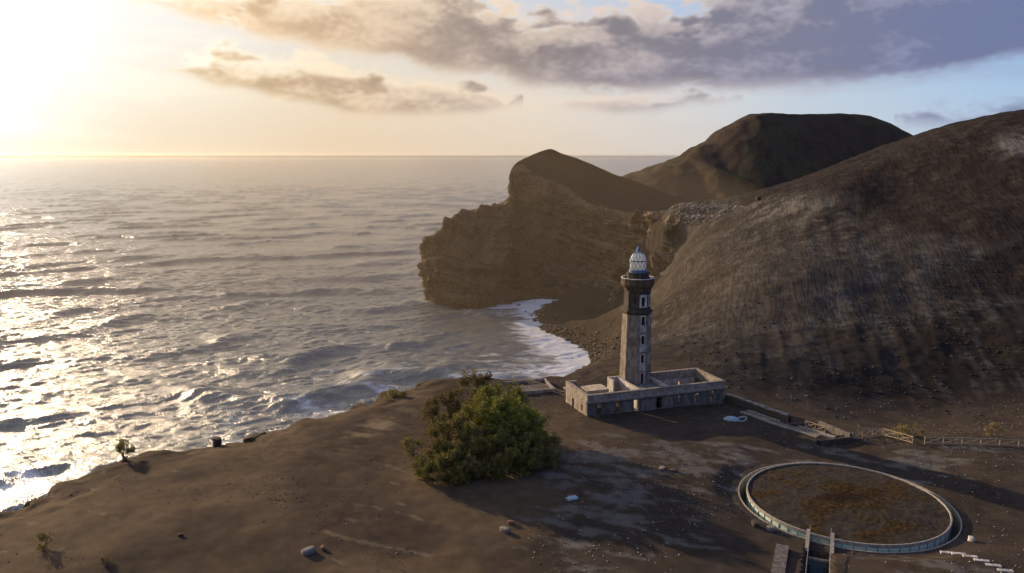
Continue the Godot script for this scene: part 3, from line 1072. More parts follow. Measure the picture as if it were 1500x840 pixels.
# sweep a closed profile (outset, height) along an open path on the ground
func sweep(path: Array, profile: Array, closed := false) -> ArrayMesh:
	var st := st_new()
	var n := path.size()
	var off: Array[Vector2] = []
	for i in n:
		var p: Vector2 = path[i]
		var a: Vector2 = path[(i - 1 + n) % n] if closed or i > 0 else p
		var b: Vector2 = path[(i + 1) % n] if closed or i < n - 1 else p
		var d0 := (p - a).normalized() if a != p else (b - p).normalized()
		var d1 := (b - p).normalized() if b != p else d0
		var n0 := Vector2(-d0.y, d0.x)
		var n1 := Vector2(-d1.y, d1.x)
		var m := (n0 + n1).normalized()
		off.append(m / maxf(m.dot(n0), 0.3))
	var centre := Vector2.ZERO
	for q in profile:
		centre += q
	centre /= profile.size()
	for i in (n if closed else n - 1):
		var k := (i + 1) % n
		for j in profile.size():
			var q0: Vector2 = profile[j]
			var q1: Vector2 = profile[(j + 1) % profile.size()]
			var f := func(w: int, q: Vector2): return Vector3(path[w].x + off[w].x * q.x, q.y, path[w].y + off[w].y * q.x)
			var e := q1 - q0
			var nn := Vector2(e.y, -e.x)
			if nn.dot((q0 + q1) * 0.5 - centre) < 0.0:
				nn = -nn
			var dd: Vector2 = (path[k] - path[i]).normalized()
			var out := Vector3(-dd.y * nn.x, nn.y, dd.x * nn.x)
			quad(st, f.call(i, q0), f.call(k, q0), f.call(k, q1), f.call(i, q1), out)
	if not closed:
		for i in [0, n - 1]:
			var dd: Vector2 = (path[1] - path[0]) if i == 0 else (path[n - 2] - path[n - 1])
			for j in range(1, profile.size() - 1):
				var f := func(q: Vector2): return Vector3(path[i].x + off[i].x * q.x, q.y, path[i].y + off[i].y * q.x)
				tri(st, f.call(profile[0]), f.call(profile[j]), f.call(profile[j + 1]), Vector3(-dd.x, 0, -dd.y))
	return st.commit()

const SHAFT := [[-1.2, 2.42], [2.4, 2.27], [12.6, 2.07]]

func shaft_radius(y: float) -> float:
	if y < 2.4:
		return lerpf(2.42, 2.27, (y + 1.2) / 3.6)
	if y < 12.65:
		return lerpf(2.27, 2.07, (y - 2.4) / 10.25)
	return lerpf(1.95, 1.92, (y - 13.1) / 2.8)

# one face of the octagon between two heights, with window holes [y0, y1, half width]; turned by its normal's angle
func shaft_face(st: SurfaceTool, angle: float, y0: float, y1: float, holes: Array) -> void:
	var n := Vector3(cos(angle), 0, sin(angle))
	var t := Vector3(-sin(angle), 0, cos(angle))
	var at := func(y: float, s: float): return n * shaft_radius(y) * cos(PI / 8) + t * s + Vector3.UP * y
	var half := func(y: float): return shaft_radius(y) * sin(PI / 8)
	var ys := [y0]
	for h in holes:
		ys.append_array([h[0], h[1]])
	ys.append(y1)
	for k in ys.size() - 1:
		var a: float = ys[k]
		var b: float = ys[k + 1]
		var ha: float = half.call(a)
		var hb: float = half.call(b)
		if k % 2 == 0:
			quad(st, at.call(a, -ha), at.call(a, ha), at.call(b, hb), at.call(b, -hb), n)
		else:
			var w: float = holes[int(k / 2.0)][2]
			quad(st, at.call(a, -ha), at.call(a, -w), at.call(b, -w), at.call(b, -hb), n)
			quad(st, at.call(a, w), at.call(a, ha), at.call(b, hb), at.call(b, w), n)
			var back := -n * 0.45
			quad(st, at.call(a, -w), at.call(b, -w), at.call(b, -w) + back, at.call(a, -w) + back, t)
			quad(st, at.call(a, w), at.call(b, w), at.call(b, w) + back, at.call(a, w) + back, -t)
			quad(st, at.call(a, -w), at.call(a, w), at.call(a, w) + back, at.call(a, -w) + back, Vector3.UP)
			quad(st, at.call(b, -w), at.call(b, w), at.call(b, w) + back, at.call(b, -w) + back, Vector3.DOWN)

func surround(angle: float, h: Array, width: float, sill := true) -> ArrayMesh:
	var st := st_new()
	var t := Vector3(-sin(angle), 0, cos(angle))
	var n := Vector3(cos(angle), 0, sin(angle))
	var y0: float = h[0]
	var y1: float = h[1]
	var w: float = h[2]
	for s in [-1.0, 1.0]:
		var rm := shaft_radius((y0 + y1) * 0.5) * cos(PI / 8)
		beamlike(st, n, t, rm, s * w, s * (w + width), y0, y1)
	var r2 := shaft_radius(y1) * cos(PI / 8)
	beamlike(st, n, t, r2, -(w + width), w + width, y1, y1 + width)
	if sill:
		var r3 := shaft_radius(y0) * cos(PI / 8)
		beamlike(st, n, t, r3 + 0.04, -(w + width * 1.2), w + width * 1.2, y0 - 0.14, y0)
	return st.commit()

func beamlike(st: SurfaceTool, n: Vector3, t: Vector3, r: float, s0: float, s1: float, y0: float, y1: float) -> void:
	var b := Basis(t, Vector3.UP, n)
	box(st, Vector3(minf(s0, s1), y0, r - 0.06), Vector3(maxf(s0, s1), y1, r + 0.05), b)

func make_lighthouse() -> void:
	var o := thing("lighthouse", "octagonal stone lighthouse tower with glass dome rising from a roofless buried building", "lighthouse", Vector3(10.2, 30, -102.1), deg_to_rad(19.45))
	var L := 21.6
	var D := -7.3
	# the building: walls half buried, openings at the level of the ash
	var doors := []
	for s in [[1.84, 0.36, 1.6], [4.65, 0.32, 1.62], [7.4, 0.32, 1.62], [11.1, 0.45, 1.62], [14.4, 0.3, 1.62], [17.05, 0.3, 1.6], [19.6, 0.3, 1.6]]:
		doors.append([s[0] - s[1], s[0] + s[1], 0.02, s[2]])
	part("front_wall", wall(Vector3(0, -1.2, -0.4), Vector3(L, 1.72, 0), doors), M.dark_concrete, o)
	part("side_wall", wall(Vector3(0, -1.2, D + 0.4), Vector3(0.4, 1.72, -0.4), [[-5.1, -4.4, -0.3, 1.2], [-2.0, -1.5, 0.4, 1.2]], true), M.concrete, o)
	part("side_wall", wall(Vector3(L - 0.4, -1.2, D + 0.4), Vector3(L, 1.72, -0.4), [], true), M.dark_concrete, o)
	part("back_wall", wall(Vector3(0, -1.2, D), Vector3(1.6, 1.72, D + 0.4), []), M.plaster, o)
	part("back_wall", wall(Vector3(6.6, -1.2, D), Vector3(8.6, 1.72, D + 0.4), []), M.plaster, o)
	part("back_wall", wall(Vector3(12.4, -1.2, D), Vector3(L, 1.72, D + 0.4), [[15.0, 15.6, 0.1, 1.3], [17.9, 18.5, 0.1, 1.3]]), M.plaster, o)
	var prof := [Vector2(-0.4, 1.722), Vector2(0.0, 1.722), Vector2(0.26, 1.84), Vector2(0.32, 1.9), Vector2(0.32, 2.12), Vector2(0.05, 2.22), Vector2(0.05, 2.86), Vector2(0.1, 2.9), Vector2(0.1, 3.02), Vector2(-0.4, 3.02)]
	part("cornice", sweep([Vector2(1.6, D), Vector2(0, D), Vector2(0, 0), Vector2(L, 0), Vector2(L, D), Vector2(12.4, D)], prof), M.concrete, o)
	part("back_parapet", wall(Vector3(6.6, 1.722, D), Vector3(8.6, 3.02, D + 0.4), []), M.plaster, o)
	# panels of newer render between the openings
	for s in [[5.45, 6.7, 1.45], [8.15, 8.9, 1.5], [9.0, 10.3, 1.55], [12.0, 13.2, 1.55], [15.2, 15.9, 1.4]]:
		var st := st_new()
		box(st, Vector3(s[0], -0.6, 0.0), Vector3(s[1], s[2], 0.035))
		part("render_panel", st.commit(), M.worn_render, o)
	# rooms
	part("partition_wall", wall(Vector3(8.0, -1.0, D + 0.4), Vector3(8.35, 2.95, -0.42), [[-4.2, -3.3, -1.0, 1.3]], true), M.inner, o)
	part("partition_wall", wall(Vector3(12.6, -1.0, D + 0.4), Vector3(12.95, 2.9, -0.42), [], true), M.inner, o)
	part("partition_wall", wall(Vector3(6.6, -1.0, -6.9), Vector3(6.85, 2.95, -5.4), [], true), M.plaster, o)
	var rf := st_new()
	box(rf, Vector3(8.36, 2.2, D + 0.1), Vector3(12.59, 2.42, -0.41))
	part("roof_slab", rf.commit(), M.roof, o)
	for r in [[0.41, 7.99], [12.96, L - 0.41]]:
		var fl := st_new()
		box(fl, Vector3(r[0], -1.1, D + 0.41), Vector3(r[1], -0.25 if r[0] < 5.0 else -0.1, -0.41))
		part("floor", fl.commit(), M.dark_concrete, o)
	# boxed skylight with three lid panels
	var sk := st_new()
	box(sk, Vector3(1.45, -0.2, -5.6), Vector3(4.75, 2.5, -3.1))
	var sky_box := part("skylight", sk.commit(), M.cream, o)
	for k in 3:
		var pn := st_new()
		box(pn, Vector3(1.4 + k * 1.14, 2.5, -5.66), Vector3(1.4 + k * 1.14 + 1.09, 2.6, -3.04))
		part("panel", pn.commit(), M.cream, sky_box)
	for k in 3:
		var pn := st_new()
		box(pn, Vector3(1.5 + k * 1.1, 1.0, -3.1), Vector3(1.5 + k * 1.1 + 1.03, 2.42, -3.05))
		part("panel", pn.commit(), M.cream, sky_box)
	# ---- tower
	var tw := Node3D.new()
	tw.name = "tower"
	o.add_child(tw)
	tw.position = Vector3(10.6, 0, -6.3)
	var front := [[2.42, 4.0, 0.25], [5.5, 6.7, 0.25], [8.3, 9.5, 0.25], [11.0, 12.3, 0.26]]
	var side := [[5.6, 6.6, 0.16], [8.4, 9.4, 0.16], [11.0, 12.2, 0.2]]
	var top := [[13.75, 15.1, 0.24]]
	var st := st_new()
	for k in 8:
		var an := TAU * k / 8
		shaft_face(st, an, -1.2, 12.6, front if k == 2 else side if k == 1 else [])
	part("shaft", st.commit(), M.tower, tw)
	st = st_new()
	for k in 8:
		shaft_face(st, TAU * k / 8, 13.1, 15.95, top if k in [1, 2] else [])
	part("upper_shaft", st.commit(), M.basalt, tw)
	st = st_new()
	lathe(st, [Vector2(2.07, 12.5), Vector2(2.12, 12.6), Vector2(2.26, 12.72), Vector2(2.28, 12.98), Vector2(2.1, 13.12), Vector2(1.93, 13.16)], 8, Vector3.ZERO, PI / 8)
	part("string_course", st.commit(), M.basalt, tw)
	# white corner quoins and window surrounds
	for h in front:
		part("window_surround", surround(PI / 2, h, 0.14), M.white, tw)
	for h in side:
		part("window_surround", surround(PI / 4, h, 0.12), M.white, tw)
	for an in [PI / 2, PI / 4]:
		part("window_surround", surround(an, [13.75, 15.1, 0.24], 0.34 if an > 1.0 else 0.2), M.white, tw)
	for y in [4.35, 7.15, 10.1]:
		var band_ := st_new()
		beamlike(band_, Vector3(0, 0, 1), Vector3(-1, 0, 0), shaft_radius(y) * cos(PI / 8) - 0.02, -0.5, 0.5, y, y + 0.95)
		part("plaster_panel", band_.commit(), M.plaster, tw)
	for y in [2.5, 5.2, 8.0]:
		var band_ := st_new()
		var q := PI / 4
		beamlike(band_, Vector3(cos(q), 0, sin(q)), Vector3(-sin(q), 0, cos(q)), shaft_radius(y) * cos(PI / 8), -0.8, 0.8, y, y + 0.1)
		part("ledge", band_.commit(), M.white, tw)
	# gallery
	st = st_new()
	lathe(st, [Vector2(1.92, 15.9), Vector2(1.98, 16.0), Vector2(2.02, 16.2), Vector2(2.3, 16.55), Vector2(2.34, 16.75), Vector2(2.42, 16.8), Vector2(2.42, 16.98), Vector2(2.34, 17.02), Vector2(2.34, 17.66), Vector2(2.18, 17.66), Vector2(2.18, 17.0), Vector2(0.0, 16.95)], 16, Vector3.ZERO, PI / 16)
	part("gallery", st.commit(), M.rust_stone, tw)
	st = st_new()
	lathe(st, [Vector2(2.13, 17.66), Vector2(2.13, 17.76), Vector2(2.4, 17.76), Vector2(2.4, 17.66)], 24)
	part("coping", st.commit(), M.white, tw)
	st = st_new()
	lathe(st, [Vector2(1.62, 16.95), Vector2(1.58, 18.3), Vector2(1.66, 18.34), Vector2(1.66, 18.5), Vector2(0.0, 18.5)], 16, Vector3.ZERO, PI / 16)
	part("pedestal", st.commit(), M.basalt, tw)
	# lantern
	st = st_new()
	lathe(st, [Vector2(1.3, 18.5), Vector2(1.3, 18.86), Vector2(1.22, 18.9)], 24)
	part("lantern_sill", st.commit(), M.lamp_blue, tw)
	st = st_new()
	lathe(st, [Vector2(1.21, 20.06), Vector2(1.29, 20.08), Vector2(1.29, 20.2), Vector2(1.2, 20.22)], 24)
	part("lantern_ring", st.commit(), M.lamp_blue, tw)
	st = st_new()
	var dome := [Vector2(1.18, 18.88), Vector2(1.18, 20.1)]
	for k in 7:
		var q := PI / 2 * (k + 1) / 7.4
		dome.append(Vector2(1.18 * cos(q), 20.1 + 1.34 * sin(q)))
	lathe(st, dome, 24)
	part("lantern_glass", st.commit(), M.milk_glass, tw)
	st = st_new()
	for k in 12:
		for s in [-1.0, 1.0]:
			var prev := Vector3.ZERO
			for q in 8:
				var y := 18.88 + 1.2 * q / 7.0
				var an: float = TAU / 12 * k + s * TAU / 12 * 1.0 * q / 7.0
				var p := Vector3(cos(an) * 1.21, y, sin(an) * 1.21)
				if q > 0:
					beam(st, prev, p, 0.032, 4)
				prev = p
			for q in 7:
				var e := PI / 2 * q / 6.6
				var an: float = TAU / 12 * k + s * TAU / 12 * q / 6.0
				var p := Vector3(cos(an) * 1.21 * cos(e), 20.12 + 1.36 * sin(e), sin(an) * 1.21 * cos(e))
				if q > 0:
					beam(st, prev, p, 0.03, 4)
				prev = p
	part("lantern_lattice", st.commit(), M.lamp_blue, tw)
	st = st_new()
	lathe(st, [Vector2(0.42, 21.36), Vector2(0.3, 21.5), Vector2(0.26, 21.6), Vector2(0.28, 21.8), Vector2(0.22, 22.0), Vector2(0.1, 22.15), Vector2(0.07, 22.3), Vector2(0.0, 22.32)], 12)
	part("finial", st.commit(), M.lamp_blue, tw)

# ---------------------------------------------------------------- the round buried roof and its ramp
func ring_mesh(profile: Array, sides := 120) -> ArrayMesh:
	var st := st_new()
	for j in profile.size():
		var q0: Vector2 = profile[j]
		var q1: Vector2 = profile[(j + 1) % profile.size()]
		var c := Vector2.ZERO
		for q in profile:
			c += q / profile.size()
		var nn := Vector2(q1.y - q0.y, q0.x - q1.x)
		if nn.dot((q0 + q1) * 0.5 - c) < 0.0:
			nn = -nn
		for k in sides:
			var t0 := TAU * k / sides
			var t1 := TAU * (k + 1) / sides
			var e0 := Vector3(cos(t0), 0, sin(t0))
			var e1 := Vector3(cos(t1), 0, sin(t1))
			quad(st, e0 * q0.x + Vector3.UP * q0.y, e1 * q0.x + Vector3.UP * q0.y, e1 * q1.x + Vector3.UP * q1.y, e0 * q1.x + Vector3.UP * q1.y, (e0 + e1) * nn.x * 0.5 + Vector3.UP * nn.y)
	return st.commit()

func land_near_roof(p: Vector2) -> float:
	return lerpf(29.35, land(p.x, p.y), smoothstep(ROOF_R, ROOF_R + 3.0, p.distance_to(ROOF_C)))

func make_round_roof() -> void:
	var at := Vector3(ROOF_C.x, 29.35, ROOF_C.y)
	var o := thing("round_roof", "large round flat roof with pale rim and rusty moss, sunk in the ash", "roof", at)
	var ap := PackedVector3Array()
	var ac := PackedColorArray()
	for j in 9:
		for i in 241:
			var t := TAU * (i % 240) / 240
			var e := Vector2(cos(t), sin(t)) * (10.64 + 0.22 * j)
			var w := e + ROOF_C
			var n := fbm_b.get_noise_2d(w.x * 6.0, w.y * 6.0)
			ap.append(Vector3(e.x, land_near_roof(w) - at.y + (0.05 + 0.05 * n if j < 4 else 0.05 - 0.09 * (j - 3) + 0.08 * n) - (1.2 if j == 8 else 0.0), e.y))
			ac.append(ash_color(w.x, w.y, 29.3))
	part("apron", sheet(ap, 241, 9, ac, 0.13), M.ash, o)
	part("outer_rim", ring_mesh([Vector2(10.54, -3.2), Vector2(10.54, 0.13), Vector2(10.66, 0.13), Vector2(10.66, -3.2)]), M.kerb, o)
	part("trench_floor", ring_mesh([Vector2(9.5, -2.9), Vector2(9.5, -2.6), Vector2(10.6, -2.6), Vector2(10.6, -2.9)]), M.roof, o)
	part("glass_wall", ring_mesh([Vector2(9.66, -2.7), Vector2(9.66, 0.12), Vector2(9.76, 0.12), Vector2(9.76, -2.7)]), M.green_glass, o)
	var mull := st_new()
	for k in 60:
		var t := TAU * k / 60
		var e := Vector3(cos(t), 0, sin(t))
		box(mull, Vector3(-0.03, -2.6, 0), Vector3(0.03, 0.11, 0.06), Basis(Vector3(-sin(t), 0, cos(t)), Vector3.UP, e), e * 9.75)
	part("mullions", mull.commit(), M.metal, o)
	part("roof_rim", ring_mesh([Vector2(9.64, 0.0), Vector2(9.64, 0.42), Vector2(9.66, 0.45), Vector2(9.79, 0.45), Vector2(9.81, 0.42), Vector2(9.81, 0.12)]), M.kerb, o)
	# the earth on the roof
	var nr := 60
	var na := 180
	var pts := PackedVector3Array()
	var col := PackedColorArray()
	for j in nr + 1:
		var r := 9.64 * j / nr
		for i in na + 1:
			var t := TAU * (i % na) / na
			var x := cos(t) * r
			var z := sin(t) * r
			var n := fbm_b.get_noise_2d(x * 9.0, z * 9.0 + 500.0)
			var a := fbm_a.get_noise_2d(x * 5.0 + 77.0, z * 5.0)
			var f := fine.get_noise_2d(x * 14.0, z * 14.0)
			pts.append(Vector3(x, 0.31 + 0.2 * (1.0 - r * r / 95.0) + 0.05 * n + 0.03 * f, z))
			var c := Color(0.115, 0.098, 0.082)
			c = c.lerp(Color(0.085, 0.075, 0.066), smoothstep(-0.1, 0.3, n))
			var moss := smoothstep(-0.02, 0.22, a * 0.7 + 0.35 * n + 0.2 * f + 0.62 * exp(-pow((x - 1.2) / 5.2, 2.0) - pow((z - 0.6) / 4.6, 2.0)) - 0.22)
			c = c.lerp(Color(0.070, 0.042, 0.020).lerp(Color(0.135, 0.088, 0.038), smoothstep(0.0, 0.35, f + n)), moss * 0.92)
			var bare := smoothstep(0.55, 0.8, exp(-pow((x + 0.2) / 3.4, 2.0) - pow((z + 0.3) / 1.9, 2.0)) + 0.35 * n)
			c = c.lerp(Color(0.055, 0.038, 0.03), bare * 0.9)
			col.append(c * (1.0 + 0.3 * f))
	part("roof_earth", sheet(pts, na + 1, nr + 1, col, 0.4), M.ash_fine, o)
	# tufts of moss and dry grass
	var mm := MultiMesh.new()
	mm.transform_format = MultiMesh.TRANSFORM_3D
	mm.use_colors = true
	mm.mesh = tuft_mesh()
	var put := []
	while put.size() < 3200:
		var x := rng.randf_range(-9.3, 9.3)
		var z := rng.randf_range(-9.3, 9.3)
		if x * x + z * z > 84.0:
			continue
		var a := fbm_a.get_noise_2d(x * 5.0 + 77.0, z * 5.0)
		var keep := 0.5 * a + exp(-pow((x - 1.2) / 5.2, 2.0) - pow((z - 0.6) / 4.6, 2.0)) - exp(-pow((x + 0.2) / 3.0, 2.0) - pow((z + 0.3) / 1.7, 2.0))
		if rng.randf() > keep + 0.12:
			continue
		put.append(Vector3(x, 0.29 + 0.2 * (1.0 - (x * x + z * z) / 95.0), z))
	mm.instance_count = put.size()
	for k in put.size():
		var s := rng.randf_range(0.12, 0.4)
		mm.set_instance_transform(k, Transform3D(Basis(Vector3.UP, rng.randf() * TAU).scaled(Vector3(s, s * 0.6, s)), put[k]))
		mm.set_instance_color(k, Color(0.085, 0.05, 0.022).lerp(Color(0.15, 0.10, 0.045), rng.randf()))
	var tf := MultiMeshInstance3D.new()
	tf.name = "moss_tufts"
	tf.multimesh = mm
	tf.material_override = M.leaf
	tf.set_meta("kind", "stuff")
	o.add_child(tf)
	# sunken entrance
	var along := (RAMP_B - RAMP_A).normalized()
	var r := thing("entrance_ramp", "sunken concrete entrance passage with glass screens leading to the round roof", "ramp", Vector3(RAMP_A.x, 29.4, RAMP_A.y), atan2(-along.y, along.x))
	# local x runs away from the roof
	for s in [-1.0, 1.0]:
		var w := st_new()
		var z0: float = 0.92 if s > 0 else -1.2
		box(w, Vector3(-1.7, -3.6, z0), Vector3(13.5, 0.3, z0 + 0.28))
		part("side_wall", w.commit(), M.concrete, r)
		var c := st_new()
		box(c, Vector3(-1.75, 0.3, z0 - 0.03), Vector3(13.5, 0.36, z0 + 0.31))
		part("coping", c.commit(), M.kerb, r)
		var rail := st_new()
		var zr: float = z0 + (0.0 if s > 0 else 0.28)
		beam(rail, Vector3(-1.2, 1.05, zr), Vector3(13.0, 1.05, zr), 0.03, 6)
		for k in 8:
			beam(rail, Vector3(-1.0 + k * 1.9, 0.5, zr), Vector3(-1.0 + k * 1.9, 1.05, zr), 0.025, 6)
		part("handrail", rail.commit(), M.metal, r)
	var f := st_new()
	for k in 12:
		box(f, Vector3(1.0 + k * 1.05, -3.6, -0.92), Vector3(1.0 + (k + 1) * 1.05, -3.2 + k * 0.17, 0.92))
	box(f, Vector3(-1.7, -3.6, -0.92), Vector3(1.0, -3.2, 0.92))
	part("steps", f.commit(), M.roof, r)
	for k in 2:
		var g := st_new()
		box(g, Vector3(1.2 + k * 1.5, -3.2 + k * 0.3, -0.91), Vector3(1.24 + k * 1.5, -0.45, 0.91))
		part("glass_screen", g.commit(), M.glass, r)
		var b := st_new()
		box(b, Vector3(1.1 + k * 1.5, -0.45, -0.915), Vector3(1.34 + k * 1.5, -0.25, 0.915))
		part("lintel", b.commit(), M.kerb, r)
	var slab := st_new()
	box(slab, Vector3(-4.0, -0.4, -0.55), Vector3(4.0, 0.12, 0.55))
	single("concrete_slab", slab.commit(), M.dark_concrete, "narrow grey concrete slab lying beside the sunken entrance passage", "slab", Vector3(22.9, ground_y(22.6, -62.0) + 0.08, -62.4), atan2(-along.y, along.x))

func tuft_mesh() -> ArrayMesh:
	var st := st_new()
	var r := RandomNumberGenerator.new()
	r.seed = 3
	for k in 14:
		var a := r.randf() * TAU
		var d := Vector3(cos(a), 0, sin(a))
		var s := Vector3(-sin(a), 0, cos(a)) * 0.05
		var b := d * r.randf() * 0.12
		var tip := b + d * r.randf_range(0.1, 0.3) + Vector3.UP * r.randf_range(0.12, 0.4)
		tri(st, b - s, b + s, tip, Vector3.UP + d * 0.5)
	return st.commit()

# ---------------------------------------------------------------- plants
func sprig_mesh(seed_: int, leaves: int, length: float, leaf: float, width: float) -> ArrayMesh:
	var st := st_new()
	var r := RandomNumberGenerator.new()
	r.seed = seed_
	for k in leaves:
		var t := (k + 0.5) / leaves
		var a := r.randf() * TAU
		var d := Vector3(cos(a), r.randf_range(0.2, 1.1), sin(a)).normalized()
		var root := Vector3(r.randf_range(-0.05, 0.05), t * length, r.randf_range(-0.05, 0.05))
		var tip := root + d * leaf * r.randf_range(0.7, 1.25)
		var s := d.cross(Vector3(r.randf() - 0.5, r.randf() - 0.5, r.randf() - 0.5)).normalized() * width
		var m := root.lerp(tip, 0.5)
		var n := s.cross(d)
		tri(st, root, m + s, m - s, n)
		tri(st, tip, m + s, m - s, n)
	return st.commit()

# lobes: [offset, radii, colour, count]
func shrub(called: String, label: String, category: String, at: Vector3, lobes: Array, size: float, sprig: Mesh, group := "", limbs := true) -> Node3D:
	var o := thing(called, label, category, at, 0.0, group)
	var bk := st_new()
	for lobe in lobes:
		var c: Vector3 = lobe[0]
		var rad: Vector3 = lobe[1]
		if limbs:
			var foot := Vector3(c.x * 0.55, -0.3, c.z * 0.55)
			var knee := foot.lerp(c, 0.5) + Vector3(rng.randf_range(-0.1, 0.1), 0.1, rng.randf_range(-0.1, 0.1)) * rad.x
			beam(bk, foot, knee, 0.035 * rad.x + 0.02, 6, 0.025 * rad.x + 0.015)
			beam(bk, knee, c, 0.025 * rad.x + 0.015, 6, 0.012 * rad.x + 0.008)
			for k in 6:
				var a := rng.randf() * TAU
				var e := c + Vector3(cos(a) * rad.x * 0.85, rng.randf_range(-0.2, 0.85) * rad.y, sin(a) * rad.z * 0.85)
				beam(bk, knee.lerp(c, rng.randf()), e, 0.014 * rad.x + 0.008, 5, 0.006)
		var n: int = lobe[3]
		var mm := MultiMesh.new()
		mm.transform_format = MultiMesh.TRANSFORM_3D
		mm.use_colors = true
		mm.mesh = sprig
		mm.instance_count = n
		var tone: Color = lobe[2]
		var heads := []
		for k in maxi(4, int(n / 20.0)):
			var d := Vector3(rng.randfn(), rng.randfn(), rng.randfn()).normalized()
			heads.append([d, pow(rng.randf(), 0.3) * (rng.randf_range(0.8, 1.08) if rng.randf() < 0.82 else rng.randf_range(1.05, 1.32))])
		for k in n:
			# twigs gather in tufts with hollows between them
			var h: Array = heads[rng.randi() % heads.size()]
			var d: Vector3 = h[0]
			var p: Vector3 = c + d * rad * h[1] + Vector3(rng.randfn(), rng.randfn(), rng.randfn()) * 0.3 * size
			if p.y < -0.1:
				p.y = -0.1 + rng.randf() * 0.4
			var up := (d * 0.9 + Vector3(rng.randf_range(-0.35, 0.35), 0.75, rng.randf_range(-0.35, 0.35))).normalized()
			var side := up.cross(Vector3(rng.randf() - 0.5, rng.randf() - 0.5, rng.randf() - 0.5)).normalized()
			var s := size * rng.randf_range(0.65, 1.25)
			mm.set_instance_transform(k, Transform3D(Basis(side, up, side.cross(up)).scaled(Vector3.ONE * s), p))
			var c2 := tone * rng.randf_range(0.7, 1.3)
			if rng.randf() < 0.12:
				c2 = Color(0.13, 0.10, 0.055) * rng.randf_range(0.7, 1.2)
			mm.set_instance_color(k, c2)
		var f := MultiMeshInstance3D.new()
		f.name = "foliage"
		f.set_meta("kind", "stuff")
		f.multimesh = mm
		f.material_override = M.leaf
		o.add_child(f, true)
	if limbs:
		part("branches", bk.commit(), M.bark, o)
	return o

func at_ground(x: float, z: float, lift := 0.0) -> Vector3:
	return Vector3(x, ground_y(x, z) + lift, z)

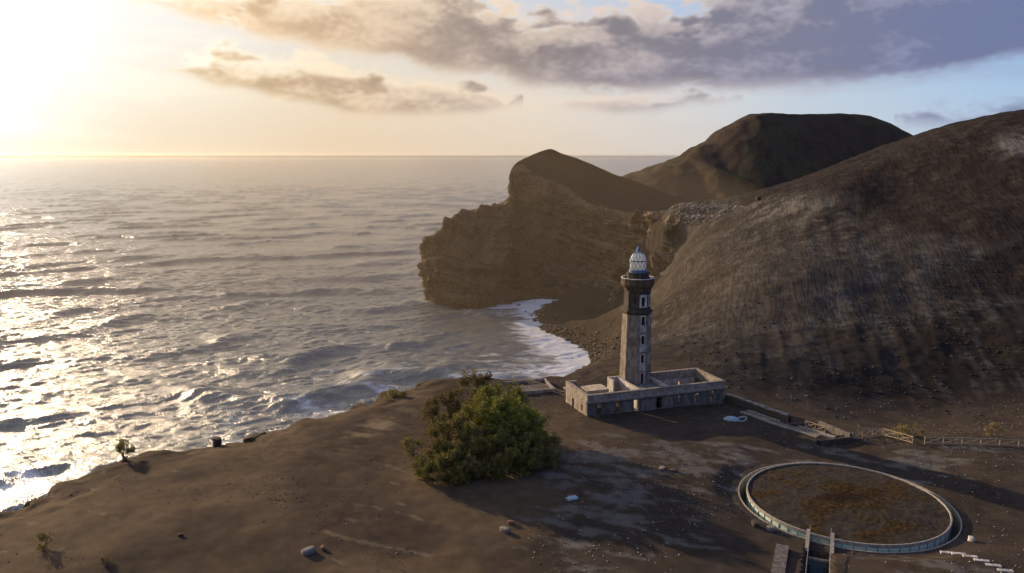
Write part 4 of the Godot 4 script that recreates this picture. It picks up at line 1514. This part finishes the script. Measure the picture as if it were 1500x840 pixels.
func make_plants() -> void:
	var sprig := sprig_mesh(4, 14, 0.6, 0.30, 0.05)
	var green := Color(0.24, 0.245, 0.045)
	var olive := Color(0.19, 0.17, 0.05)
	var brown := Color(0.165, 0.125, 0.06)
	var at := at_ground(-2.6, -86.0)
	shrub("large_shrub", "huge rounded green and olive evergreen shrub standing alone before the lighthouse", "shrub", at, [
		[Vector3(-4.9, 1.1, 5.2), Vector3(2.6, 1.5, 1.9), olive, 620],
		[Vector3(-2.6, 2.0, 4.0), Vector3(3.2, 2.6, 2.6), olive.lerp(brown, 0.3), 1200],
		[Vector3(0.6, 2.2, 3.0), Vector3(3.2, 2.8, 2.8), olive, 1250],
		[Vector3(3.4, 1.9, 1.8), Vector3(2.8, 2.4, 2.6), olive, 950],
		[Vector3(5.6, 1.3, 0.2), Vector3(2.3, 1.7, 2.2), olive.lerp(brown, 0.2), 620],
		[Vector3(-3.6, 3.2, 0.4), Vector3(2.6, 2.2, 2.6), olive.lerp(brown, 0.55), 800],
		[Vector3(-1.4, 4.6, -1.2), Vector3(2.5, 1.9, 2.4), olive.lerp(green, 0.3), 850],
		[Vector3(1.2, 4.9, -0.2), Vector3(2.3, 2.0, 2.2), green, 850],
		[Vector3(3.6, 4.0, -1.2), Vector3(2.1, 2.2, 2.1), green, 800],
		[Vector3(0.4, 5.6, -3.0), Vector3(2.0, 1.5, 2.0), green.lerp(olive, 0.4), 550],
		[Vector3(-4.8, 2.0, 2.2), Vector3(1.7, 1.7, 1.8), brown, 380],
		[Vector3(4.8, 3.0, -2.2), Vector3(1.6, 1.8, 1.8), green.lerp(olive, 0.5), 420],
	], 1.0, sprig)
	at = at_ground(-6.2, -96.5)
	shrub("brown_shrub", "brownish half-dry shrub growing behind the huge green one", "shrub", at, [
		[Vector3(-2.0, 2.4, 0.6), Vector3(2.8, 2.6, 2.4), brown, 900],
		[Vector3(1.6, 4.2, -0.4), Vector3(2.8, 3.2, 2.4), brown.lerp(olive, 0.3), 950],
		[Vector3(5.4, 3.4, 0.2), Vector3(2.6, 2.6, 2.2), olive.lerp(green, 0.5), 750],
	], 1.0, sprig)
	var small := sprig_mesh(8, 12, 0.5, 0.24, 0.04)
	shrub("small_shrub", "small olive shrub beside the pale runnel west of the huge shrub", "shrub", at_ground(-11.9, -89.6), [[Vector3(0, 0.6, 0), Vector3(1.2, 0.8, 1.0), olive, 220]], 0.7, small)
	shrub("small_shrub", "low green shrub on the cliff rim behind the raised mound", "shrub", at_ground(-17.2, -112.2), [[Vector3(0, 0.4, 0), Vector3(1.6, 0.7, 1.0), olive.lerp(green, 0.3), 240]], 0.7, small)
	shrub("small_shrub", "tiny dark shrub alone on bare ash with a long shadow", "shrub", at_ground(-42.6, -66.8), [[Vector3(0, 0.5, 0), Vector3(0.6, 0.6, 0.5), olive * 0.8, 120]], 0.6, small)
	shrub("small_shrub", "tiny tuft-like yellowish shrub on bare ash", "shrub", at_ground(-35.3, -63.2), [[Vector3(0, 0.25, 0), Vector3(0.4, 0.3, 0.35), brown, 60]], 0.5, small)
	shrub("small_shrub", "pale dry shrub behind the bend of the wooden fence", "shrub", at_ground(51.0, -96.6), [[Vector3(-0.6, 0.7, 0), Vector3(1.2, 0.9, 0.9), brown.lerp(olive, 0.4) * 1.4, 240], [Vector3(1.0, 0.4, 0), Vector3(1.1, 0.6, 0.8), brown * 1.3, 150]], 0.6, small)
	shrub("small_shrub", "pale dry shrub on the rim of the gully beyond the low fence", "shrub", at_ground(63.6, -98.6), [[Vector3(0, 0.7, 0), Vector3(0.9, 0.8, 0.8), brown * 1.5, 180]], 0.6, small)
	shrub("small_shrub", "dark green shrub just behind the roofless end of the building", "shrub", at_ground(16.5, -120.0) , [[Vector3(0, 0.8, 0), Vector3(1.3, 1.0, 1.0), olive.lerp(brown, 0.4), 220]], 0.7, small)
	# lone tamarisk on the cliff edge
	var p := at_ground(-46.6, -89.6)
	var lobes := []
	var t := thing("cliff_tree", "small bare-stemmed tree leaning on the cliff edge against the sea", "tree", p)
	var bk := st_new()
	var tips := []
	for k in 7:
		var a := TAU * k / 7.0 + 0.3
		var lean := rng.randf_range(0.25, 0.75)
		var knee := Vector3(cos(a) * 0.35 * lean, rng.randf_range(0.5, 0.8), sin(a) * 0.35 * lean)
		var tip := Vector3(cos(a) * 1.5 * lean, rng.randf_range(1.3, 2.3), sin(a) * 1.5 * lean)
		beam(bk, Vector3(0, -0.4, 0), knee, 0.07, 6, 0.05)
		beam(bk, knee, tip, 0.05, 6, 0.02)
		tips.append([knee, tip])
		for q in 4:
			var e := tip + Vector3(rng.randf_range(-0.4, 0.4), rng.randf_range(0.0, 0.4), rng.randf_range(-0.4, 0.4))
			var s := knee.lerp(tip, rng.randf_range(0.4, 1.0))
			beam(bk, s, e, 0.022, 5, 0.008)
			tips.append([s, e])
	part("trunk", bk.commit(), M.bark, t)
	var mm := MultiMesh.new()
	mm.transform_format = MultiMesh.TRANSFORM_3D
	mm.use_colors = true
	mm.mesh = sprig_mesh(5, 9, 0.4, 0.18, 0.035)
	mm.instance_count = 560
	for k in 560:
		var e: Array = tips[rng.randi() % tips.size()]
		var q: Vector3 = e[0].lerp(e[1], rng.randf_range(0.5, 1.1)) + Vector3(rng.randf_range(-0.15, 0.15), rng.randf_range(-0.1, 0.1), rng.randf_range(-0.15, 0.15))
		mm.set_instance_transform(k, Transform3D(Basis(Vector3(rng.randf() - 0.5, 0.2, rng.randf() - 0.5).normalized(), rng.randf() * TAU).scaled(Vector3.ONE * rng.randf_range(0.5, 0.9)), q))
		mm.set_instance_color(k, olive * rng.randf_range(0.7, 1.2))
	var f := MultiMeshInstance3D.new()
	f.name = "crown"
	f.set_meta("kind", "stuff")
	f.multimesh = mm
	f.material_override = M.leaf
	t.add_child(f)

# ---------------------------------------------------------------- fences, walls, loose things
func fence(label: String, pts: Array, height: float, group := "", thick := 0.055) -> void:
	var base := at_ground(pts[0][0], pts[0][1])
	var o := thing("wooden_fence", label, "fence", base, 0.0, group)
	var p: Array[Vector3] = []
	for q in pts:
		p.append(at_ground(q[0], q[1]) - base)
	for k in p.size():
		var st := st_new()
		beam(st, p[k] + Vector3.DOWN * 0.4, p[k] + Vector3.UP * (height + 0.06), thick * 1.25, 6)
		part("post", st.commit(), M.wood, o)
		if k == p.size() - 1:
			break
		for y in [0.16, height]:
			st = st_new()
			beam(st, p[k] + Vector3.UP * y, p[k + 1] + Vector3.UP * y, thick, 6)
			part("rail", st.commit(), M.wood, o)
		st = st_new()
		beam(st, p[k] + Vector3.UP * 0.16, p[k + 1] + Vector3.UP * height, thick * 0.85, 6)
		part("brace", st.commit(), M.wood, o)
		st = st_new()
		beam(st, p[k] + Vector3.UP * height, p[k + 1] + Vector3.UP * 0.16, thick * 0.85, 6)
		part("brace", st.commit(), M.wood, o)

func between(a: Array, b: Array, n: int) -> Array:
	var out := []
	for k in n + 1:
		out.append([lerpf(a[0], b[0], float(k) / n), lerpf(a[1], b[1], float(k) / n)])
	return out

# a rough wall between two points: irregular top, uneven faces
func rough_wall(pts: Array, width: float, height: float, rough: float, seed_: int) -> ArrayMesh:
	var n := FastNoiseLite.new()
	n.seed = seed_
	n.frequency = 0.9
	n.fractal_octaves = 3
	var ring := [Vector2(-0.5, -0.5), Vector2(-0.5, 0.5), Vector2(-0.46, 0.94), Vector2(-0.3, 1.0), Vector2(0.3, 1.0), Vector2(0.46, 0.94), Vector2(0.5, 0.5), Vector2(0.5, -0.5)]
	var rows := PackedVector3Array()
	var count := 0
	var base: Vector3 = pts[0]
	for k in pts.size() - 1:
		var a: Vector3 = pts[k]
		var b: Vector3 = pts[k + 1]
		var side := (b - a).cross(Vector3.UP).normalized()
		var steps := maxi(2, int(a.distance_to(b) / 0.3))
		for s in steps + (1 if k == pts.size() - 2 else 0):
			var p := a.lerp(b, float(s) / steps)
			for q in ring:
				var w: Vector3 = p + side * q.x * width + Vector3.UP * (q.y * height)
				var j := Vector3(n.get_noise_3dv(w), n.get_noise_3dv(w + Vector3(50, 0, 0)) * 1.2, n.get_noise_3dv(w + Vector3(0, 0, 70))) * rough
				rows.append(w + j - base)
			count += 1
	return sheet(rows, ring.size(), count, PackedColorArray(), 0.5, PackedVector2Array(), false)

func on(pts: Array, lift := 0.0) -> Array:
	var out := []
	for q in pts:
		out.append(at_ground(q[0], q[1], lift))
	return out

func make_site() -> void:
	# stone wall running from the corner of the building
	var w := on([[31.3, -110.6], [33.4, -108.0], [35.4, -104.6], [37.4, -101.3]])
	var sw := thing("stone_wall", "old dark stone wall with pale coping running downhill from the building corner", "wall", w[0])
	part("wall_body", rough_wall(w, 0.5, 1.05, 0.14, 3), M.stone, sw)
	for k in 9:
		var t := k / 9.0 * 2.98
		var i := int(t)
		var a: Vector3 = w[i].lerp(w[i + 1], t - i)
		var t2 := minf(t + 0.3, 2.99)
		var i2 := int(t2)
		var b: Vector3 = w[i2].lerp(w[i2 + 1], t2 - i2)
		var st := st_new()
		var d := (b - a).normalized()
		var sd := d.cross(Vector3.UP).normalized()
		box(st, Vector3(-0.34, 0.0, 0.02), Vector3(0.34, 0.14 + 0.03 * (k % 3), a.distance_to(b) - 0.03), Basis(sd, sd.cross(d), d), a - w[0] + Vector3.UP * (1.02 + 0.02 * (k % 2)))
		part("coping_stone", st.commit(), M.concrete, sw)
	for k in 16:
		var q := Vector2(36.6, -101.8).lerp(Vector2(40.2, -99.6), rng.randf()) + Vector2(rng.randf_range(-0.7, 0.7), rng.randf_range(-0.9, 0.9))
		var s := rng.randf_range(0.25, 0.6)
		single("rubble_stone", stone(400 + k, s, s * 0.8, s, 6, 9), M.basalt, "dark stone in the rubble heap at the end of the stone wall", "stone", at_ground(q.x, q.y, s * 0.35), rng.randf() * TAU, "rubble heap at the end of the stone wall")
	# path with pale edging
	for e in [[[31.9, -105.0], [39.0, -95.8], "straight pale edging strip of the path, on the side of the open ash"], [[33.3, -106.2], [40.4, -97.0], "straight pale edging strip of the path, under the stone wall"]]:
		var pts := on(between(e[0], e[1], 12), 0.04)
		single("path_edging", rough_wall(pts, 0.22, 0.14, 0.01, 5), M.kerb, e[2], "edging", pts[0])
	var slabs := on(between([32.6, -105.6], [39.7, -96.4], 8), 0.02)
	structure("path", rough_wall(slabs, 0.95, 0.06, 0.012, 6), M.roof).position = slabs[0]
	# concrete pieces at the end of the path
	var bm := on([[41.0, -100.2], [42.8, -94.6]])
	single("concrete_wall", rough_wall(bm, 0.4, 0.85, 0.04, 8), M.dark_concrete, "slanting low concrete wall between the wooden fences", "wall", bm[0])
	bm = on([[38.2, -93.4], [42.9, -94.3]])
	single("concrete_wall", rough_wall(bm, 0.45, 0.6, 0.05, 9), M.basalt, "low dark concrete wall end across the foot of the path", "wall", bm[0])
	bm = on([[39.9, -97.0], [41.3, -95.6]], 0.05)
	single("concrete_slab", rough_wall(bm, 0.8, 0.16, 0.03, 19), M.kerb, "pale slab lying at the foot of the edged path", "slab", bm[0])
	fence("short wooden fence with crossed braces behind the rubble heap", between([38.9, -99.6], [40.6, -97.2], 2), 0.95)
	fence("wooden fence with crossed braces rising from the low concrete wall", between([43.0, -94.6], [47.6, -96.4], 3), 0.95)
	fence("lit wooden fence with crossed braces running downhill towards the round roof", between([47.7, -96.2], [49.6, -92.6], 2), 0.95)
	fence("long low weathered fence with thin rails along the rim of the gully", between([51.0, -92.4], [68.0, -90.0], 8), 0.9, "", 0.075)
	fence("whitish lattice railing at the back corner of the building", between([2.6, -118.0], [7.8, -112.4], 4), 0.75, "", 0.045)
	# ruined footings left of the building
	var pen := on([[-1.4, -118.2], [5.2, -119.6], [6.4, -114.6], [0.6, -113.0]])
	var ru := thing("ruined_footing", "low ruined concrete footings between the huge shrub and the building", "ruin", pen[0])
	for k in 3:
		var m := rough_wall([pen[k] - pen[0], pen[k + 1] - pen[0]], 0.4, 0.5, 0.06, 30 + k)
		part("footing_wall", m, M.concrete, ru, pen[k] - pen[0])
	var fl := rough_wall([pen[0].lerp(pen[3], 0.5) - pen[0], pen[1].lerp(pen[2], 0.5) - pen[0]], 3.6, 0.12, 0.05, 37)
	part("floor_slab", fl, M.dark_concrete, ru, pen[0].lerp(pen[3], 0.5) - pen[0])
	# pale blue wreck on the ash
	var deb := thing("blue_debris", "pale blue broken panel with an open bent frame lying on dark ash", "debris", at_ground(29.6, -101.4, 0.02), -0.25)
	var st := st_new()
	lathe(st, [Vector2(0.95, 0.0), Vector2(0.9, 0.25), Vector2(0.55, 0.55), Vector2(0.2, 0.66), Vector2(0.0, 0.68)], 10)
	var hull := part("panel", st.commit(), M.blue_paint, deb)
	hull.scale = Vector3(1.15, 0.85, 0.55)
	st = st_new()
	var loop := [Vector3(0.55, 0.1, 0.2), Vector3(1.0, 0.5, 0.0), Vector3(1.7, 0.62, -0.2), Vector3(2.0, 0.45, -0.2), Vector3(1.75, 0.1, 0.1), Vector3(1.2, 0.04, 0.3), Vector3(0.55, 0.1, 0.2)]
	for k in loop.size() - 1:
		beam(st, loop[k], loop[k + 1], 0.075, 6)
	part("frame", st.commit(), M.blue_paint, deb)
	# stepping slabs east of the ramp
	for k in 7:
		var sl := st_new()
		box(sl, Vector3(-0.6, -0.14, -0.19), Vector3(0.6, 0.0, 0.19))
		var c := Vector2(39.4, -66.0).lerp(Vector2(42.6, -61.2), k / 6.0)
		var m := sl.commit()
		single("stepping_slab", m, M.white, "pale rectangular stepping slab in a row on the ash bank", "slab", at_ground(c.x, c.y, 0.08), -0.25 + 0.04 * (k % 3), "row of stepping slabs on the ash bank")
	# loose stones on the plateau
	for s in [[-18.1, -65.0, 0.75, 0.4, M.pale_stone, "pale flat boulder with rusty top alone on open brown ash"], [-17.0, -65.7, 0.34, 0.28, M.red_stone, "rusty stone leaning on the pale flat boulder"],
			[-0.7, -69.1, 0.62, 0.32, M.pale_stone, "pale stone at the edge of the shrub's shadow"], [-0.1, -70.6, 0.4, 0.3, M.red_stone, "reddish stone just behind the pale one at the shadow's edge"],
			[16.9, -83.7, 0.6, 0.25, M.pale_stone, "flat pale stone on the grey streaked ash"], [18.1, -83.2, 0.5, 0.22, M.stone, "flat brown stone beside the pale one on grey streaked ash"],
			[23.6, -71.3, 0.6, 0.42, M.stone, "brown boulder beside the round roof"], [24.9, -70.5, 0.55, 0.4, M.pale_stone, "greyish boulder beside the round roof"],
			[42.9, -68.4, 0.36, 0.4, M.white, "small white block near the round roof and stepping slabs"], [-31.0, -68.5, 0.3, 0.18, M.stone, "small dark stone alone on brown ash"]]:
		single("boulder", stone(int(s[0] * 7) + 900, s[2], s[3], s[2] * 0.7), s[4], s[5], "stone", at_ground(s[0], s[1], s[3] * 0.45), s[0])
	var bl := thing("blue_rag", "crumpled pale blue sheet with a rusty scrap lying on shadowed ash", "sheet", at_ground(6.2, -76.1, 0.05), 0.4)
	part("sheet", stone(71, 0.75, 0.22, 0.5, 12, 18, 0.6), M.blue_paint, bl, Vector3(0, 0.08, 0))
	part("scrap", stone(72, 0.4, 0.25, 0.22), M.red_stone, bl, Vector3(0.0, 0.12, -0.5))
	single("edge_rock", stone(55, 0.65, 0.8, 0.6, 14, 20, 0.6), M.edge_rock, "blocky dark rock standing on the cliff edge", "rock", at_ground(-37.2, -94.4, 0.55), 0.4)
	single("edge_rock", stone(56, 1.9, 0.8, 1.0, 16, 24, 0.7), M.edge_rock, "low jagged outcrop on the cliff edge beside the blocky rock", "rock", at_ground(-33.5, -98.0, -0.15), 0.9)
	single("edge_rock", stone(57, 1.3, 0.8, 0.9, 14, 20, 0.6), M.edge_rock, "small dark knob of rock under the cliff-edge tree", "rock", at_ground(-46.0, -89.9, -0.35), 0.2)
	single("terrace_boulder", stone(58, 1.0, 1.1, 0.9, 12, 18), M.stone, "lone boulder standing up at the end of the far terrace", "stone", Vector3(85.0, land(85.0, -272.0) + 0.7, -272.0), 0.2)

func scatter(called: String, mesh: Mesh, count: int, m: Material, place: Callable, label: String, category: String) -> void:
	var mm := MultiMesh.new()
	mm.transform_format = MultiMesh.TRANSFORM_3D
	mm.use_colors = true
	mm.mesh = mesh
	var xf := []
	var cs := []
	var tries := 0
	while xf.size() < count and tries < count * 6:
		tries += 1
		var r = place.call()
		if r == null:
			continue
		xf.append(r[0])
		cs.append(r[1])
	mm.instance_count = xf.size()
	for k in xf.size():
		mm.set_instance_transform(k, xf[k])
		mm.set_instance_color(k, cs[k])
	var o := MultiMeshInstance3D.new()
	o.name = called
	o.multimesh = mm
	o.material_override = m
	o.set_meta("kind", "stuff")
	tag(o, label, category)
	add_child(o)

func spin(s: Vector3) -> Basis:
	return Basis.from_euler(Vector3(rng.randf_range(-0.5, 0.5), rng.randf() * TAU, rng.randf_range(-0.5, 0.5))).scaled(s)

func make_scatter() -> void:
	var peb := stone(17, 1.0, 0.75, 0.9, 5, 7)
	scatter("pebbles", peb, 12000, M.pebble, func():
		var z := -46.0 - pow(rng.randf(), 0.9) * 74.0
		var x := rng.randf_range(-0.72, 0.72) * (-z + 6.0)
		var keep := 0.02 + fbm_a.get_noise_2d(x * 1.6, z * 1.6) * 1.4 + 0.5 * smoothstep(-8.0, 10.0, x)
		if rng.randf() > keep or Vector2(x, z).distance_to(ROOF_C) < 12.0 or grid_linear(g_sd, x, z) < 3.0:
			return null
		var s := 0.025 + 0.10 * pow(rng.randf(), 4.0)
		var g := rng.randf_range(0.7, 1.3)
		var tone := (Color(0.10, 0.078, 0.06) if rng.randf() < (0.85 if x < 0.0 else 0.55) else Color(0.27, 0.25, 0.23)) * g
		return [Transform3D(spin(Vector3(s, s * 0.7, s)), at_ground(x, z, s * 0.2)), tone], "loose cinders and pebbles strewn over the ash plateau", "pebbles")
	scatter("slope_stones", peb, 2600, M.pebble, func():
		var x := rng.randf_range(32.0, 125.0)
		var z := rng.randf_range(-175.0, -106.0)
		if rng.randf() > 0.4 + 1.3 * fbm_a.get_noise_2d(x, z):
			return null
		var s := 0.08 + 0.3 * pow(rng.randf(), 4.0)
		var y := land(x, z)
		return [Transform3D(spin(Vector3(s, s * 0.7, s)), Vector3(x, y + s * 0.2, z)), slope_color(x, z, y) * rng.randf_range(0.7, 1.25)], "stones strewn over the ash slope", "stones")
	scatter("terrace_stones", peb, 2200, M.pebble, func():
		var x := rng.randf_range(60.0, 112.0)
		var z := rng.randf_range(-338.0, -296.0)
		var y := land(x, z)
		if y < 38.5 or y > 45.5 or x > 96.0 or rng.randf() > 0.5 + 1.3 * fbm_a.get_noise_2d(x * 1.5, z * 1.5):
			return null
		var s := 0.25 + 0.7 * pow(rng.randf(), 4.0)
		return [Transform3D(spin(Vector3(s, s * 0.7, s)), Vector3(x, y + s * 0.2, z)), Color(0.17, 0.15, 0.128) * rng.randf_range(0.6, 1.3)], "pale rocks littering the far terrace", "stones")
	scatter("beach_boulders", peb, 1600, M.pebble, func():
		var k := rng.randi_range(5, 9)
		var t := rng.randf()
		var p := Vector2(SURF[k][0], SURF[k][1]).lerp(Vector2(SURF[k + 1][0], SURF[k + 1][1]), t) + Vector2(absf(rng.randfn()) * 4.0 - 2.0, rng.randfn() * 2.5)
		var s := 0.25 + 0.75 * pow(rng.randf(), 5.0)
		var y := land(p.x, p.y)
		if y < -1.2:
			return null
		return [Transform3D(spin(Vector3(s, s * 0.7, s)), Vector3(p.x, y + s * 0.2, p.y)), Color(0.085, 0.068, 0.05) * rng.randf_range(0.5, 1.8)], "dark boulders along the waterline of the cove", "boulders")
	for p in [[9.5, -346.0, 1.4], [3.0, -336.0, 1.1], [5.5, -322.0, 1.0], [9.0, -306.0, 1.2], [14.0, -287.0, 1.0], [19.5, -272.0, 1.1]]:
		single("surf_rock", stone(int(p[1] * -3), p[2], p[2] * 0.8, p[2] * 0.8), M.beach_stone, "dark rock standing in the white surf of the cove", "rock", Vector3(p[0], 0.35, p[1]), p[1], "rocks standing in the surf")

# ---------------------------------------------------------------- scene
func _ready() -> void:
	rng.seed = 2024
	for n in [[fbm_a, 1, 0.028, 4], [fbm_b, 2, 0.045, 4], [fine, 3, 0.11, 3], [ridge, 4, 0.04, 3]]:
		n[0].seed = n[1]
		n[0].frequency = n[2]
		n[0].fractal_octaves = n[3]
		n[0].noise_type = FastNoiseLite.TYPE_SIMPLEX
	ridge.fractal_type = FastNoiseLite.FRACTAL_RIDGED
	var cam := Camera3D.new()
	cam.name = "camera"
	cam.position = EYE
	cam.rotation_degrees = Vector3(-9.48, 0, 0)
	cam.fov = 40.13
	cam.far = 40000.0
	cam.near = 0.5
	add_child(cam)
	cam.current = true
	var env := Environment.new()
	env.background_mode = Environment.BG_SKY
	env.sky = make_sky()
	env.tonemap_mode = Environment.TONE_MAPPER_LINEAR
	env.tonemap_exposure = 1.5
	env.sdfgi_enabled = true
	env.ssao_enabled = true
	env.ssil_enabled = true
	env.volumetric_fog_enabled = true
	env.volumetric_fog_density = 0.000008
	env.volumetric_fog_albedo = Color(1.0, 0.95, 0.87)
	env.volumetric_fog_anisotropy = 0.72
	var spray := FogVolume.new()
	spray.name = "spray_haze"
	spray.shape = RenderingServer.FOG_VOLUME_SHAPE_ELLIPSOID
	spray.size = Vector3(430, 130, 300)
	spray.position = Vector3(-85, 20, -330)
	var air := FogMaterial.new()
	air.density = 0.00058
	air.albedo = Color(1.0, 0.90, 0.72)
	spray.material = air
	spray.set_meta("kind", "stuff")
	add_child(spray)
	var we := WorldEnvironment.new()
	we.name = "environment"
	we.environment = env
	add_child(we)
	var sun := DirectionalLight3D.new()
	sun.name = "sun"
	sun.light_color = Color(1.0, 0.87, 0.70)
	sun.light_energy = 1.6
	sun.light_angular_distance = 0.6
	sun.shadow_enabled = true
	add_child(sun)
	var az := deg_to_rad(SUN_AZIMUTH)
	var el := deg_to_rad(SUN_HEIGHT)
	var to_sun := Vector3(-sin(az) * cos(el), sin(el), -cos(az) * cos(el))
	sun.look_at_from_position(to_sun * 100.0, Vector3.ZERO, Vector3.UP)
	print("sky done ", Time.get_ticks_msec())
	make_materials()
	solve_levels()
	print("levels ", Time.get_ticks_msec())
	make_land()
	print("land ", Time.get_ticks_msec())
	make_headland()
	make_hill()
	print("headland ", Time.get_ticks_msec())
	make_sea()
	print("sea ", Time.get_ticks_msec())
	make_lighthouse()
	make_round_roof()
	make_plants()
	make_site()
	make_scatter()
	print("all ", Time.get_ticks_msec())
